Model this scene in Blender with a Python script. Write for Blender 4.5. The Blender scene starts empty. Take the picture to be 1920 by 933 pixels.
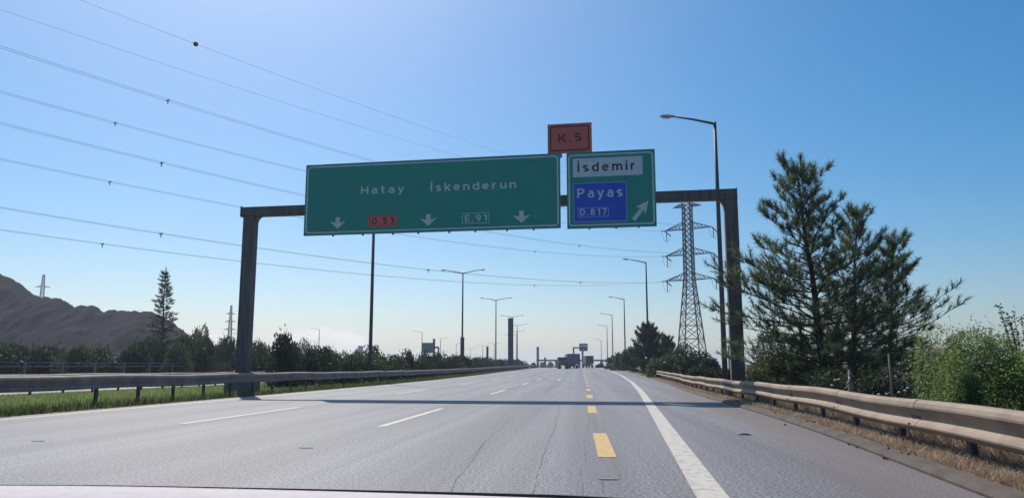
import bpy, math, random
import numpy as np
from mathutils import Vector

S = bpy.context.scene
COL = S.collection
R = math.radians

# ------------------------------------------------------------------ camera, sky, sun, exposure
CAM_H = 1.05
PITCH = R(8.76)
FPX = 1450.0                                   # focal length in pixels of a 1920 px wide frame
cd = bpy.data.cameras.new('camera')
cam = bpy.data.objects.new('camera', cd)
COL.objects.link(cam)
cam.location = (0, 0, CAM_H)
cam.rotation_euler = (math.pi / 2 + PITCH, 0, 0)
cd.sensor_width = 36.0
cd.lens = 36.0 * FPX / 1920
cd.clip_start = 0.05
cd.clip_end = 20000
S.camera = cam

SUN_AZ = R(-21.9)                              # from +Y towards +X
SUN_EL = R(48.5)
W = bpy.data.worlds.new('World')
S.world = W
W.use_nodes = True
wn, wl = W.node_tree.nodes, W.node_tree.links
wn.clear()
wo = wn.new('ShaderNodeOutputWorld')
bg = wn.new('ShaderNodeBackground')
sky = wn.new('ShaderNodeTexSky')
sky.sky_type = 'NISHITA'
sky.sun_disc = False
sky.sun_elevation = SUN_EL
sky.sun_rotation = SUN_AZ
sky.altitude = 0
sky.air_density = 1.0
sky.dust_density = 1.25
sky.ozone_density = 5.0
bg.inputs['Strength'].default_value = 0.09
shs = wn.new('ShaderNodeHueSaturation'); shs.inputs['Saturation'].default_value = 1.42; shs.inputs['Hue'].default_value = .491
wl.new(sky.outputs[0], shs.inputs['Color'])
# low cumulus far beyond the plain
geo = wn.new('ShaderNodeTexCoord')
sep = wn.new('ShaderNodeSeparateXYZ')
wl.new(geo.outputs['Generated'], sep.inputs[0])
mapn = wn.new('ShaderNodeMapping')
mapn.inputs['Scale'].default_value = (14, 14, 40)
wl.new(geo.outputs['Generated'], mapn.inputs[0])
noi = wn.new('ShaderNodeTexNoise')
noi.inputs['Scale'].default_value = 1.0
noi.inputs['Detail'].default_value = 7
wl.new(mapn.outputs[0], noi.inputs['Vector'])
def wmath(op, a, b=None, c=None):
    n = wn.new('ShaderNodeMath'); n.operation = op
    for i, v in enumerate((a, b, c)):
        if v is None: continue
        if isinstance(v, (int, float)): n.inputs[i].default_value = v
        else: wl.new(v, n.inputs[i])
    return n.outputs[0]
def blob(az, el, waz, wel):
    dx = wmath('DIVIDE', wmath('SUBTRACT', sep.outputs['X'], math.sin(R(az))), waz)
    dz = wmath('DIVIDE', wmath('SUBTRACT', sep.outputs['Z'], math.sin(R(el))), wel)
    d = wmath('ADD', wmath('MULTIPLY', dx, dx), wmath('MULTIPLY', dz, dz))
    return wmath('SUBTRACT', 1.0, d)
m = wmath('MAXIMUM', wmath('MAXIMUM', blob(-15.6, 1.5, 0.075, 0.022), blob(-12.0, 1.6, 0.03, 0.018)), blob(-20.5, 1.6, 0.06, 0.019))
m = wmath('ADD', m, wmath('MULTIPLY', wmath('SUBTRACT', noi.outputs['Fac'], 0.5), 3.2))
m = wmath('MULTIPLY', wmath('MINIMUM', wmath('MAXIMUM', wmath('MULTIPLY', m, 1.1), 0.0), 1.0), wmath('GREATER_THAN', sep.outputs['Y'], 0.2))
m = wmath('MULTIPLY', m, 0.5)
mx = wn.new('ShaderNodeMix'); mx.data_type = 'RGBA'
wl.new(m, mx.inputs[0]); wl.new(shs.outputs[0], mx.inputs[6])
mx.inputs[7].default_value = (10.5, 10.0, 10.6, 1)
wl.new(mx.outputs[2], bg.inputs['Color'])
wl.new(bg.outputs[0], wo.inputs[0])

sd = bpy.data.lights.new('sun', 'SUN')
sun = bpy.data.objects.new('sun', sd)
COL.objects.link(sun)
sd.energy = 3.9
sd.angle = R(0.5)
sd.color = (1.0, 0.93, 0.84)
sdir = Vector((math.sin(SUN_AZ) * math.cos(SUN_EL), math.cos(SUN_AZ) * math.cos(SUN_EL), math.sin(SUN_EL)))
sun.rotation_euler = sdir.to_track_quat('Z', 'Y').to_euler()

S.view_settings.view_transform = 'Standard'
S.view_settings.look = 'None'
S.view_settings.exposure = 0.25
S.view_settings.gamma = 1.0
S.view_settings.use_curve_mapping = False
S.render.engine = 'CYCLES'
S.cycles.use_denoising = True
S.cycles.max_bounces = 6
S.cycles.transparent_max_bounces = 8
S.cycles.volume_bounces = 1
HAZE = 0.0003

# ------------------------------------------------------------------ helpers
def at(px, py, D):
    """point at horizontal distance D that the photograph shows at (px, py)"""
    c, s = math.cos(PITCH), math.sin(PITCH)
    v = 466.5 - py
    ry = FPX * c - v * s
    k = D / ry
    return Vector(((px - 960) * k, D, CAM_H + (FPX * s + v * c) * k))

def on_wall(px, py, A, B):
    """the same on the vertical plane through A and B"""
    c, s = math.cos(PITCH), math.sin(PITCH)
    v = 466.5 - py
    ray = Vector((px - 960, FPX * c - v * s, FPX * s + v * c))
    n = Vector((-(B[1] - A[1]), B[0] - A[0], 0))
    t = n.dot(Vector((A[0], A[1], 0))) / n.dot(ray)
    return Vector((0, 0, CAM_H)) + ray * t

def rise(D):
    return float(np.interp(D, RZ_D, RZ_Z))
RZ_D = [-50, 50, 70, 90, 105, 124, 145, 174, 190, 215, 240, 260, 290, 330, 450, 700, 5000]
RZ_Z = [0, 0, .06, .17, .27, .43, .58, .76, .9, 1.03, 1.17, 1.26, 1.27, 1.0, -.4, -2.2, -3]

ORG = {}
def org(o):
    return ORG.get(o.name, Vector((0, 0, 0)))

class MB:
    def __init__(self): self.v = []; self.f = []; self.s = []
    def add(self, vs, fs, smooth=False):
        o = len(self.v)
        self.v += [Vector(p) for p in vs]
        self.f += [tuple(i + o for i in f) for f in fs]
        self.s += [smooth] * len(fs)
        return self
    def box(self, c, size, rz=0, ux=None):
        sx, sy, sz = (k / 2 for k in size)
        cs, sn = math.cos(rz), math.sin(rz)
        vs = []
        for z in (-sz, sz):
            for x, y in ((-sx, -sy), (sx, -sy), (sx, sy), (-sx, sy)):
                vs.append((c[0] + x * cs - y * sn, c[1] + x * sn + y * cs, c[2] + z))
        return self.add(vs, [(0, 3, 2, 1), (4, 5, 6, 7), (0, 1, 5, 4), (1, 2, 6, 5), (2, 3, 7, 6), (3, 0, 4, 7)])
    def bar(self, p, q, w, h=None):
        """square bar between two points"""
        return self.tube([p, q], [w * .7071, w * .7071], 4, False, math.pi / 4)
    def tube(self, pts, rads, n=8, smooth=True, ph=0.0, cap=True):
        pts = [Vector(p) for p in pts]
        if isinstance(rads, (int, float)): rads = [rads] * len(pts)
        vs, fs = [], []
        prev = None
        for i, p in enumerate(pts):
            d = (pts[min(i + 1, len(pts) - 1)] - pts[max(i - 1, 0)]).normalized()
            if prev is None:
                up = Vector((0, 0, 1)) if abs(d.z) < .95 else Vector((0, 1, 0))
                a = d.cross(up).normalized()
            else:
                a = (prev - d * prev.dot(d)).normalized()
            prev = a
            b = d.cross(a)
            for k in range(n):
                t = 2 * math.pi * k / n + ph
                vs.append(p + (a * math.cos(t) + b * math.sin(t)) * rads[i])
        for i in range(len(pts) - 1):
            for k in range(n):
                fs.append((i * n + k, i * n + (k + 1) % n, (i + 1) * n + (k + 1) % n, (i + 1) * n + k))
        if cap:
            fs.append(tuple(range(n - 1, -1, -1)))
            fs.append(tuple((len(pts) - 1) * n + k for k in range(n)))
        return self.add(vs, fs, smooth)
    def sweep(self, path, prof, closed=False):
        """profile (offset to the side, height) carried along a ground path [(x, y, z)]"""
        vs, fs = [], []
        m = len(prof)
        for i, p in enumerate(path):
            p = Vector(p)
            d = Vector(path[min(i + 1, len(path) - 1)]) - Vector(path[max(i - 1, 0)])
            n = Vector((d.y, -d.x, 0)).normalized()
            for o, z in prof:
                vs.append(p + n * o + Vector((0, 0, z)))
        for i in range(len(path) - 1):
            for k in range(m if closed else m - 1):
                k2 = (k + 1) % m
                fs.append((i * m + k, (i + 1) * m + k, (i + 1) * m + k2, i * m + k2))
        if closed:
            fs.append(tuple(range(m))); fs.append(tuple((len(path) - 1) * m + k for k in range(m - 1, -1, -1)))
        return self.add(vs, fs)
    def lathe(self, c, prof, n=12):
        vs, fs = [], []
        for r, z in prof:
            for k in range(n):
                t = 2 * math.pi * k / n
                vs.append((c[0] + r * math.cos(t), c[1] + r * math.sin(t), c[2] + z))
        for i in range(len(prof) - 1):
            for k in range(n):
                fs.append((i * n + k, i * n + (k + 1) % n, (i + 1) * n + (k + 1) % n, (i + 1) * n + k))
        fs.append(tuple(range(n - 1, -1, -1))); fs.append(tuple((len(prof) - 1) * n + k for k in range(n)))
        return self.add(vs, fs, True)
    def plate(self, poly, o, ex, ey, th):
        """flat polygon in the plane o + u*ex + v*ey, given a thickness along the normal ex x ey"""
        nrm = ex.cross(ey).normalized()
        m = len(poly)
        vs = [o + ex * u + ey * v for u, v in poly] + [o + ex * u + ey * v + nrm * th for u, v in poly]
        fs = [tuple(range(m - 1, -1, -1)), tuple(range(m, 2 * m))]
        for k in range(m):
            fs.append((k, (k + 1) % m, m + (k + 1) % m, m + k))
        return self.add(vs, fs)
    def build(self, name, mat, parent=None, origin=None, bevel=0):
        me = bpy.data.meshes.new(name)
        b = org(parent) if parent is not None else Vector(origin or (0, 0, 0))
        me.from_pydata([p - b for p in self.v], [], self.f)
        me.polygons.foreach_set('use_smooth', self.s)
        me.materials.append(mat)
        me.update()
        return link(name, me, parent, b, bevel)

def link(name, me, parent, b, bevel=0):
    o = bpy.data.objects.new(name, me)
    COL.objects.link(o)
    if parent is not None: o.parent = parent
    else: o.location = b
    ORG[o.name] = Vector(b)
    if bevel:
        md = o.modifiers.new('bevel', 'BEVEL'); md.width = bevel; md.segments = 2; md.limit_method = 'ANGLE'
    return o

def np_mesh(name, V, nper, mat, parent=None, origin=None, smooth=False):
    """many separate small faces of nper corners each, kept in one mesh"""
    b = org(parent) if parent is not None else Vector(origin or (0, 0, 0))
    V = (np.asarray(V, dtype=np.float32).reshape(-1, 3) - np.array(b, dtype=np.float32))
    n = len(V); nf = n // nper
    me = bpy.data.meshes.new(name)
    me.vertices.add(n); me.vertices.foreach_set('co', V.ravel())
    me.loops.add(n); me.loops.foreach_set('vertex_index', np.arange(n, dtype=np.int32))
    me.polygons.add(nf)
    me.polygons.foreach_set('loop_start', np.arange(0, n, nper, dtype=np.int32))
    me.polygons.foreach_set('loop_total', np.full(nf, nper, dtype=np.int32))
    me.materials.append(mat)
    me.update(calc_edges=True)
    return link(name, me, parent, b)

def empty(name, loc):
    o = bpy.data.objects.new(name, None)
    COL.objects.link(o)
    o.location = loc
    o.empty_display_size = .2
    ORG[o.name] = Vector(loc)
    return o

def tag(o, label=None, cat=None, group=None, kind=None):
    if label: o['label'] = label
    if cat: o['category'] = cat
    if group: o['group'] = group
    if kind: o['kind'] = kind
    return o

def copy_tree(o, parent=None):
    c = o.copy(); COL.objects.link(c)
    if parent is not None: c.parent = parent
    for ch in list(o.children): copy_tree(ch, c)
    return c

# ------------------------------------------------------------------ materials
def mat(name, col, rough=.7, metal=0.0, spec=.5, var=None, vscale=4.0, vdetail=5, bump=0.0, bscale=60.0, stretch=None, vlo=.38, vhi=.64, coords='Object'):
    M = bpy.data.materials.new(name); M.use_nodes = True
    n, l = M.node_tree.nodes, M.node_tree.links
    p = n['Principled BSDF']
    p.inputs['Base Color'].default_value = (*col, 1)
    p.inputs['Roughness'].default_value = rough
    p.inputs['Metallic'].default_value = metal
    p.inputs['Specular IOR Level'].default_value = spec
    tc = n.new('ShaderNodeTexCoord')
    src = tc.outputs[coords]
    if stretch:
        mp = n.new('ShaderNodeMapping'); mp.inputs['Scale'].default_value = stretch
        l.new(src, mp.inputs[0]); src = mp.outputs[0]
    if var:
        t = n.new('ShaderNodeTexNoise'); t.inputs['Scale'].default_value = vscale; t.inputs['Detail'].default_value = vdetail
        t.inputs['Roughness'].default_value = .65
        l.new(src, t.inputs['Vector'])
        r = n.new('ShaderNodeValToRGB')
        r.color_ramp.elements[0].position = vlo; r.color_ramp.elements[1].position = vhi
        r.color_ramp.elements[0].color = (*col, 1); r.color_ramp.elements[1].color = (*var, 1)
        l.new(t.outputs['Fac'], r.inputs[0]); l.new(r.outputs[0], p.inputs['Base Color'])
    if bump:
        t = n.new('ShaderNodeTexNoise'); t.inputs['Scale'].default_value = bscale; t.inputs['Detail'].default_value = 4
        l.new(tc.outputs[coords], t.inputs['Vector'])
        bp = n.new('ShaderNodeBump'); bp.inputs['Strength'].default_value = bump; bp.inputs['Distance'].default_value = .02
        l.new(t.outputs['Fac'], bp.inputs['Height']); l.new(bp.outputs[0], p.inputs['Normal'])
    return M

def leaf_mat(name, a, b, scale=1.5, trans=.35, rough=.55, c=None):
    """leaves: lit face, light through the blade, clump to clump colour change"""
    M = bpy.data.materials.new(name); M.use_nodes = True
    n, l = M.node_tree.nodes, M.node_tree.links
    n.clear()
    out = n.new('ShaderNodeOutputMaterial')
    g = n.new('ShaderNodeNewGeometry')
    t = n.new('ShaderNodeTexNoise'); t.inputs['Scale'].default_value = scale; t.inputs['Detail'].default_value = 3
    l.new(g.outputs['Position'], t.inputs['Vector'])
    mm = n.new('ShaderNodeMath'); mm.operation = 'MULTIPLY_ADD'
    l.new(g.outputs['Random Per Island'], mm.inputs[0]); mm.inputs[1].default_value = .3
    mm2 = n.new('ShaderNodeMath'); mm2.operation = 'SUBTRACT'; l.new(t.outputs['Fac'], mm2.inputs[0]); mm2.inputs[1].default_value = .15
    l.new(mm2.outputs[0], mm.inputs[2])
    r = n.new('ShaderNodeValToRGB')
    r.color_ramp.elements[0].position = .34; r.color_ramp.elements[1].position = .62
    r.color_ramp.elements[0].color = (*a, 1); r.color_ramp.elements[1].color = (*b, 1)
    if c:
        e = r.color_ramp.elements.new(.8); e.color = (*c, 1)
    l.new(mm.outputs[0], r.inputs[0])
    p = n.new('ShaderNodeBsdfPrincipled'); p.inputs['Roughness'].default_value = rough; p.inputs['Specular IOR Level'].default_value = .35
    tr = n.new('ShaderNodeBsdfTranslucent')
    hs = n.new('ShaderNodeHueSaturation'); hs.inputs['Value'].default_value = 1.35; hs.inputs['Saturation'].default_value = 1.05
    l.new(r.outputs[0], hs.inputs['Color']); l.new(hs.outputs[0], tr.inputs['Color'])
    l.new(r.outputs[0], p.inputs['Base Color'])
    mx = n.new('ShaderNodeMixShader'); mx.inputs[0].default_value = trans
    l.new(p.outputs[0], mx.inputs[1]); l.new(tr.outputs[0], mx.inputs[2]); l.new(mx.outputs[0], out.inputs[0])
    return M

def asphalt():
    M = mat('asphalt', (.1, .1, .105), rough=.62, spec=.45)
    n, l = M.node_tree.nodes, M.node_tree.links
    p = n['Principled BSDF']
    uv = n.new('ShaderNodeUVMap')
    geo = n.new('ShaderNodeNewGeometry')
    sp = n.new('ShaderNodeSeparateXYZ'); l.new(uv.outputs[0], sp.inputs[0])
    def noise(vec, sc, det=4, rgh=.6):
        t = n.new('ShaderNodeTexNoise'); t.inputs['Scale'].default_value = sc; t.inputs['Detail'].default_value = det
        t.inputs['Roughness'].default_value = rgh; l.new(vec, t.inputs['Vector']); return t.outputs['Fac']
    def mapped(sx, sy):
        mp = n.new('ShaderNodeMapping'); mp.inputs['Scale'].default_value = (sx, sy, 1); l.new(uv.outputs[0], mp.inputs[0]); return mp.outputs[0]
    def ramp(f, a, b, ca, cb):
        r = n.new('ShaderNodeValToRGB'); r.color_ramp.elements[0].position = a; r.color_ramp.elements[1].position = b
        r.color_ramp.elements[0].color = (*ca, 1); r.color_ramp.elements[1].color = (*cb, 1); l.new(f, r.inputs[0]); return r.outputs[0]
    def mix(kind, fac, a, b):
        x = n.new('ShaderNodeMix'); x.data_type = 'RGBA'; x.blend_type = kind
        if isinstance(fac, float): x.inputs[0].default_value = fac
        else: l.new(fac, x.inputs[0])
        for i, v in ((6, a), (7, b)):
            if isinstance(v, tuple): x.inputs[i].default_value = (*v, 1)
            else: l.new(v, x.inputs[i])
        return x.outputs[2]
    grain = noise(geo.outputs['Position'], 31, 2, .8)
    fine = noise(geo.outputs['Position'], 75, 2, .6)
    base = ramp(grain, .41, .60, (.03, .031, .036), (.325, .325, .345))
    base = mix('MIX', .22, base, ramp(fine, .36, .66, (.06, .06, .065), (.28, .28, .3)))
    streak = ramp(noise(mapped(2.6, .035), 1, 5), .3, .72, (.74, .74, .75), (1.14, 1.13, 1.12))
    base = mix('MULTIPLY', 1.0, base, streak)
    blot = ramp(noise(mapped(.25, .05), 1, 6), .32, .7, (.82, .82, .84), (1.1, 1.1, 1.09))
    base = mix('MULTIPLY', 1.0, base, blot)
    sn = n.new('ShaderNodeMath'); sn.operation = 'SINE'
    ph = n.new('ShaderNodeMath'); ph.operation = 'MULTIPLY_ADD'; l.new(sp.outputs['X'], ph.inputs[0]); ph.inputs[1].default_value = 2 * math.pi / 1.9; ph.inputs[2].default_value = .6
    l.new(ph.outputs[0], sn.inputs[0])
    tr_ = n.new('ShaderNodeMath'); tr_.operation = 'MULTIPLY_ADD'; l.new(sn.outputs[0], tr_.inputs[0]); tr_.inputs[1].default_value = .5; l.new(noise(mapped(.5, .02), 1, 4), tr_.inputs[2])
    base = mix('MULTIPLY', 1.0, base, ramp(tr_.outputs[0], .2, 1.0, (1.05, 1.05, 1.05), (.84, .84, .85)))
    spots = ramp(noise(mapped(1.6, .55), 1, 3, .75), .66, .78, (1, 1, 1), (.72, .72, .73))
    base = mix('MULTIPLY', 1.0, base, spots)
    # reddish earth washed against the kerb and the central edge
    V = n.new('ShaderNodeMath'); V.operation = 'MULTIPLY_ADD'
    l.new(noise(mapped(.9, .3), 1, 5), V.inputs[0]); V.inputs[1].default_value = 1.5
    l.new(sp.outputs['Z'], V.inputs[2])
    at_ = n.new('ShaderNodeAttribute'); at_.attribute_name = 'edge'
    W_ = n.new('ShaderNodeMath'); W_.operation = 'MULTIPLY_ADD'
    l.new(noise(mapped(.9, .25), 1, 6, .7), W_.inputs[0]); W_.inputs[1].default_value = -1.5; l.new(at_.outputs['Fac'], W_.inputs[2])
    dirt = ramp(W_.outputs[0], -.15, .6, (.6, .6, .6), (0, 0, 0))
    base = mix('MIX', dirt, base, (.14, .105, .09))
    l.new(base, p.inputs['Base Color'])
    bp = n.new('ShaderNodeBump'); bp.inputs['Strength'].default_value = .55; bp.inputs['Distance'].default_value = .012
    l.new(noise(geo.outputs['Position'], 48, 3, .7), bp.inputs['Height']); l.new(bp.outputs[0], p.inputs['Normal'])
    return M

M_asphalt = asphalt()
def paint(name, col, worn):
    M = mat(name, col, rough=.6, var=worn, vscale=7.5, vdetail=10, vlo=.5, vhi=.7, bump=.3, bscale=60)
    return M
M_white = paint('white_road_paint', (.52, .475, .41), (.2, .195, .19))
M_yellow = paint('yellow_road_paint', (.56, .35, .10), (.25, .2, .13))
M_crack = mat('crack_seal', (.045, .045, .05), .8)
M_kerb = mat('kerb_concrete', (.105, .082, .068), .9, var=(.065, .052, .044), vscale=2.5, bump=.5, bscale=25)
M_ground = mat('earth', (.12, .085, .055), .95, var=(.075, .075, .03), vscale=.35, bump=.5, bscale=3)
M_verge = mat('dry_verge', (.10, .075, .052), .95, var=(.055, .042, .032), vscale=2.0, bump=.7, bscale=9)
M_median = mat('median_turf', (.035, .065, .014), .95, var=(.07, .075, .03), vscale=1.2, bump=.7, bscale=9)
M_heap = mat('slag', (.008, .008, .011), .95, spec=.05, var=(.022, .021, .028), vscale=.16, vdetail=8, stretch=(1, .12, .12), bump=1.0, bscale=.5)
M_rust = mat('weathered_steel', (.2, .155, .145), .75, metal=.1, var=(.11, .083, .078), vscale=1.0, vdetail=8, stretch=(7, 7, .8), bump=.2, bscale=20)
M_concrete = mat('grey_concrete', (.25, .23, .22), .9, var=(.16, .15, .145), vscale=3, bump=.3, bscale=20)
M_dusty = mat('dusty_galvanised_steel', (.315, .24, .175), .75, metal=.05, var=(.17, .125, .095), vscale=1.3, vdetail=9, bump=.1, bscale=12, vlo=.45, vhi=.75)
M_railgrey = mat('dull_grey_steel', (.34, .26, .215), .65, metal=.05, var=(.2, .155, .14), vscale=1.5)
M_darksteel = mat('dark_steel', (.05, .047, .05), .6, metal=.3, var=(.08, .07, .068), vscale=3)
M_postdark = mat('rail_post_steel', (.09, .075, .07), .75, metal=.2, var=(.06, .05, .048), vscale=6)
M_galv = mat('grey_galvanised_steel', (.24, .235, .24), .55, metal=.35, var=(.17, .165, .17), vscale=2)
M_pole = mat('lamp_pole_steel', (.10, .098, .102), .55, metal=.35, var=(.075, .073, .076), vscale=1.5)
M_head = mat('lamp_head_grey', (.38, .38, .38), .5)
M_lens = mat('lamp_lens', (.5, .5, .48), .25)
M_lattice = mat('pylon_steel', (.05, .05, .06), .6, metal=.3)
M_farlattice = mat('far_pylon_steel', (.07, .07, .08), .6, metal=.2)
M_insul = mat('insulator_brown', (.05, .04, .04), .35)
M_wire = mat('conductor_aluminium', (.11, .11, .125), .6, metal=.2)
M_green = mat('sign_green', (.012, .32, .225), .4, var=(.012, .285, .2), vscale=1.2)
M_back = mat('sign_back_aluminium', (.25, .25, .27), .6, metal=.2, var=(.2, .2, .21), vscale=2)
M_edge = mat('sign_edge', (.006, .09, .065), .5)
M_signwhite = mat('sign_white', (.78, .74, .76), .5, var=(.7, .66, .68), vscale=6)
M_blue = mat('sign_blue', (.02, .1, .62), .45, var=(.018, .09, .56), vscale=2)
M_red = mat('sign_red', (.78, .14, .095), .5, var=(.7, .125, .085), vscale=3)
M_orange = mat('sign_orange_red', (1.0, .15, .11), .5)
M_black = mat('sign_black', (.02, .018, .02), .6)
M_bark = mat('pine_bark', (.05, .035, .028), .95, var=(.03, .022, .018), vscale=8, bump=.8, bscale=25)
M_twig = mat('twig', (.055, .042, .03), .9)
M_needle = leaf_mat('pine_needles', (.045, .07, .042), (.15, .19, .095), 1.3, .42)
M_needledark = leaf_mat('dark_needles', (.028, .045, .028), (.06, .085, .042), .8, .3)
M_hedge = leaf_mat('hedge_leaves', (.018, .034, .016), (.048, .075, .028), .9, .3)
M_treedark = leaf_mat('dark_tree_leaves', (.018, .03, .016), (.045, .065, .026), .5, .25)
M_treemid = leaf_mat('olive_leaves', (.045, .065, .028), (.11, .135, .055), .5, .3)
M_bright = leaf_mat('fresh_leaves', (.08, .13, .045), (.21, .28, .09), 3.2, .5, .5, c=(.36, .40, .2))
M_sprig = leaf_mat('sapling_leaves', (.03, .055, .02), (.06, .1, .03), 3, .3)
M_grass = leaf_mat('green_grass', (.085, .14, .022), (.24, .3, .055), 1.6, .45)
M_drygrass = leaf_mat('dry_grass', (.2, .14, .09), (.5, .37, .25), 3.0, .35)
M_flower = mat('flower_white', (.7, .68, .62), .7)
M_dead = mat('dead_stem', (.35, .3, .24), .9, var=(.24, .2, .15), vscale=14)
M_tyre = mat('tyre', (.02, .02, .02), .85)
M_truckbrown = mat('truck_tarpaulin', (.085, .06, .055), .7, var=(.06, .045, .042), vscale=.8)
M_truckgrey = mat('truck_blue_grey', (.13, .15, .2), .6, var=(.11, .125, .17), vscale=.8)
M_truckdark = mat('truck_dark', (.035, .035, .045), .5)
M_trailer = mat('trailer_box', (.09, .12, .22), .55, var=(.075, .1, .18), vscale=.5)
M_glass = mat('dark_glass', (.03, .035, .045), .1)
M_tail = mat('tail_lamp_red', (.35, .02, .02), .3)
M_plant = mat('factory_cladding', (.25, .27, .33), .8, var=(.2, .22, .27), vscale=.1)
M_city = mat('far_building', (.45, .43, .42), .8, var=(.36, .35, .35), vscale=.1)
M_dash = mat('dashboard_pad', (.5, .45, .47), .85, var=(.44, .4, .42), vscale=60)
M_seal = mat('rubber_seal', (.008, .008, .01), .6)
M_ball = mat('marker_ball_paint', (.03, .02, .025), .6)

rng = np.random.default_rng(7)
random.seed(7)

# ------------------------------------------------------------------ alignment of the road
LINE = ([-6, 3, 7.76, 13.5, 34, 58, 77.7, 95, 124, 174, 235, 300, 400], [-.1, 1.13, 1.82, 2.65, 5.63, 8.9, 11.2, 13.3, 16.2, 21.4, 26.3, 30.5, 34])
KERB = ([-6, 3, 6.25, 8.93, 15.1, 35.4, 57, 80, 95, 124, 174, 235, 300, 400], [1.8, 3.25, 3.8, 4.37, 5.4, 7.9, 11.1, 13.9, 15.8, 18.8, 24.3, 29.3, 33.5, 37])
def smoothtab(tab):
    d = np.arange(-6, 400.1, .5)
    x = np.interp(d, *tab)
    for w in (13, 13):
        k = np.ones(w) / w
        xp = np.concatenate([x[0] + (np.arange(-(w // 2), 0)) * (x[1] - x[0]), x, x[-1] + np.arange(1, w // 2 + 1) * (x[-1] - x[-2])])
        x = np.convolve(xp, k, 'valid')
    return d, x
LINE_T, KERB_T = smoothtab(LINE), smoothtab(KERB)
def x_line(D): return float(np.interp(D, *LINE_T))
def x_kerb(D): return float(np.interp(D, *KERB_T))
CEN = ([-50, 240, 300, 400, 600, 1200], [-4.25, 20.4, 24.6, 29, 30, -40])
def x_lat(lat, D): return lat + float(np.interp(D, *CEN))
DS = list(np.concatenate([np.arange(-6, 60, 1.5), np.arange(60, 330, 5), np.arange(330, 1000, 40)]))
DS_NEAR = [d for d in DS if d <= 390]

def strip(name, mt, fL, fR, ds, zoff, nx=1, parent=None, uvs=True, edge=False):
    V, F, U, E = [], [], [], []
    for d in ds:
        a, b = fL(d), fR(d)
        for k in range(nx + 1):
            x = a + (b - a) * k / nx
            V.append((x, d, rise(d) + zoff)); U.append((x - .085 * d, d)); E.append(min(b - x, (x - a) * 1.6 + .2))
    m = nx + 1
    for i in range(len(ds) - 1):
        for k in range(nx):
            F.append((i * m + k, i * m + k + 1, (i + 1) * m + k + 1, (i + 1) * m + k))
    me = bpy.data.meshes.new(name); me.from_pydata(V, [], F); me.materials.append(mt)
    uv = me.uv_layers.new(name='UVMap')
    for lp in me.loops: uv.data[lp.index].uv = U[lp.vertex_index]
    if edge:
        at_ = me.attributes.new('edge', 'FLOAT', 'POINT'); at_.data.foreach_set('value', E)
    me.update()
    o = bpy.data.objects.new(name, me); COL.objects.link(o); ORG[o.name] = Vector((0, 0, 0))
    if parent is not None: o.parent = parent
    return o

# ground sheet to the horizon
xs = np.concatenate([[-4000, -1500, -600, -300, -150], np.arange(-100, 101, 20), [150, 300, 600, 1500, 4000]])
ys = np.concatenate([[-60, -20], np.arange(-6, 60, 3), np.arange(60, 330, 10), [350, 400, 450, 550, 700, 1000, 1600, 2600, 4800]])
V = [(x, y, rise(y) - .16) for y in ys for x in xs]
nx_ = len(xs)
F = [(j * nx_ + i, j * nx_ + i + 1, (j + 1) * nx_ + i + 1, (j + 1) * nx_ + i) for j in range(len(ys) - 1) for i in range(nx_ - 1)]
g = MB().add(V, F).build('ground', M_ground); tag(g, kind='structure')

road = strip('road', M_asphalt, lambda d: x_lat(-12.5, d), x_kerb, DS_NEAR, 0.0, nx=40, edge=True); tag(road, kind='structure')
opp = strip('opposite_road', M_asphalt, lambda d: x_lat(-38, d), lambda d: x_lat(-23.2, d), DS, 0.0, nx=20, edge=True); tag(opp, kind='structure')

# markings
P = .005
strip('edge_line', M_white, lambda d: x_line(d) - .135, lambda d: x_line(d) + .135, [d for d in DS_NEAR if d < 330], P, parent=road)
strip('edge_line', M_white, lambda d: x_lat(-11.98, d), lambda d: x_lat(-11.8, d), [d for d in DS_NEAR if d < 330], P, parent=road)
strip('edge_line', M_white, lambda d: x_lat(-24.3, d), lambda d: x_lat(-24.12, d), [d for d in DS_NEAR if d < 330], P, parent=opp)
def dash(lat, d0, d1, w, mt, f=None):
    f = f or (lambda d: x_lat(lat, d))
    strip('lane_dash', mt, lambda d: f(d) - w / 2, lambda d: f(d) + w / 2, list(np.linspace(d0, d1, 5)), P, parent=road)
for k in range(-1, 12): dash(-3.62, 14.4 + 18 * k, 20.8 + 18 * k, .16, M_white)
for k in range(0, 12): dash(-7.6, 15.1 + 17.6 * k, 21.4 + 17.6 * k, .16, M_white)
dash(-1.75, 67, 74, .2, M_white)
yel = lambda d: x_lat(float(np.interp(d, [10, 20, 40, 70, 120], [.33, .33, .48, .68, .8])), d)
for k in range(0, 13): dash(0, 9.5 + 9.2 * k, 12.95 + 9.2 * k, .22, M_yellow, yel)
for k in range(0, 10): dash(0, 16 + 24 * k, 24 + 24 * k, .16, M_white, lambda d: x_lat(-30.6, d))

# long cracks that follow the lanes
ck = MB(); CW = .36
def crack(p0, p1, w, jit, seed):
    r = random.Random(seed); n = max(8, int((Vector(p1) - Vector(p0)).length / .35)); pts = []
    off = 0
    for i in range(n + 1):
        t = i / n; off += r.uniform(-jit, jit); off *= .93
        d = p0[1] + (p1[1] - p0[1]) * t
        pts.append((p0[0] + (p1[0] - p0[0]) * t + off, d, rise(d) + .003))
    for i in range(n):
        if r.random() < .22: continue
        a, b = Vector(pts[i]), Vector(pts[i + 1]); ww = w * CW * r.uniform(.3, 1.4)
        ck.add([a - Vector((ww, 0, 0)), a + Vector((ww, 0, 0)), b + Vector((ww, 0, 0)), b - Vector((ww, 0, 0))], [(0, 1, 2, 3)])
def gp(px, py):
    D = CAM_H * FPX / (py - 689.5)
    for _ in range(3):
        q = at(px, py, D); D *= CAM_H / (CAM_H - q.z) if q.z < CAM_H - .05 else 1
    q = at(px, py, D); return (q.x, q.y)
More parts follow.
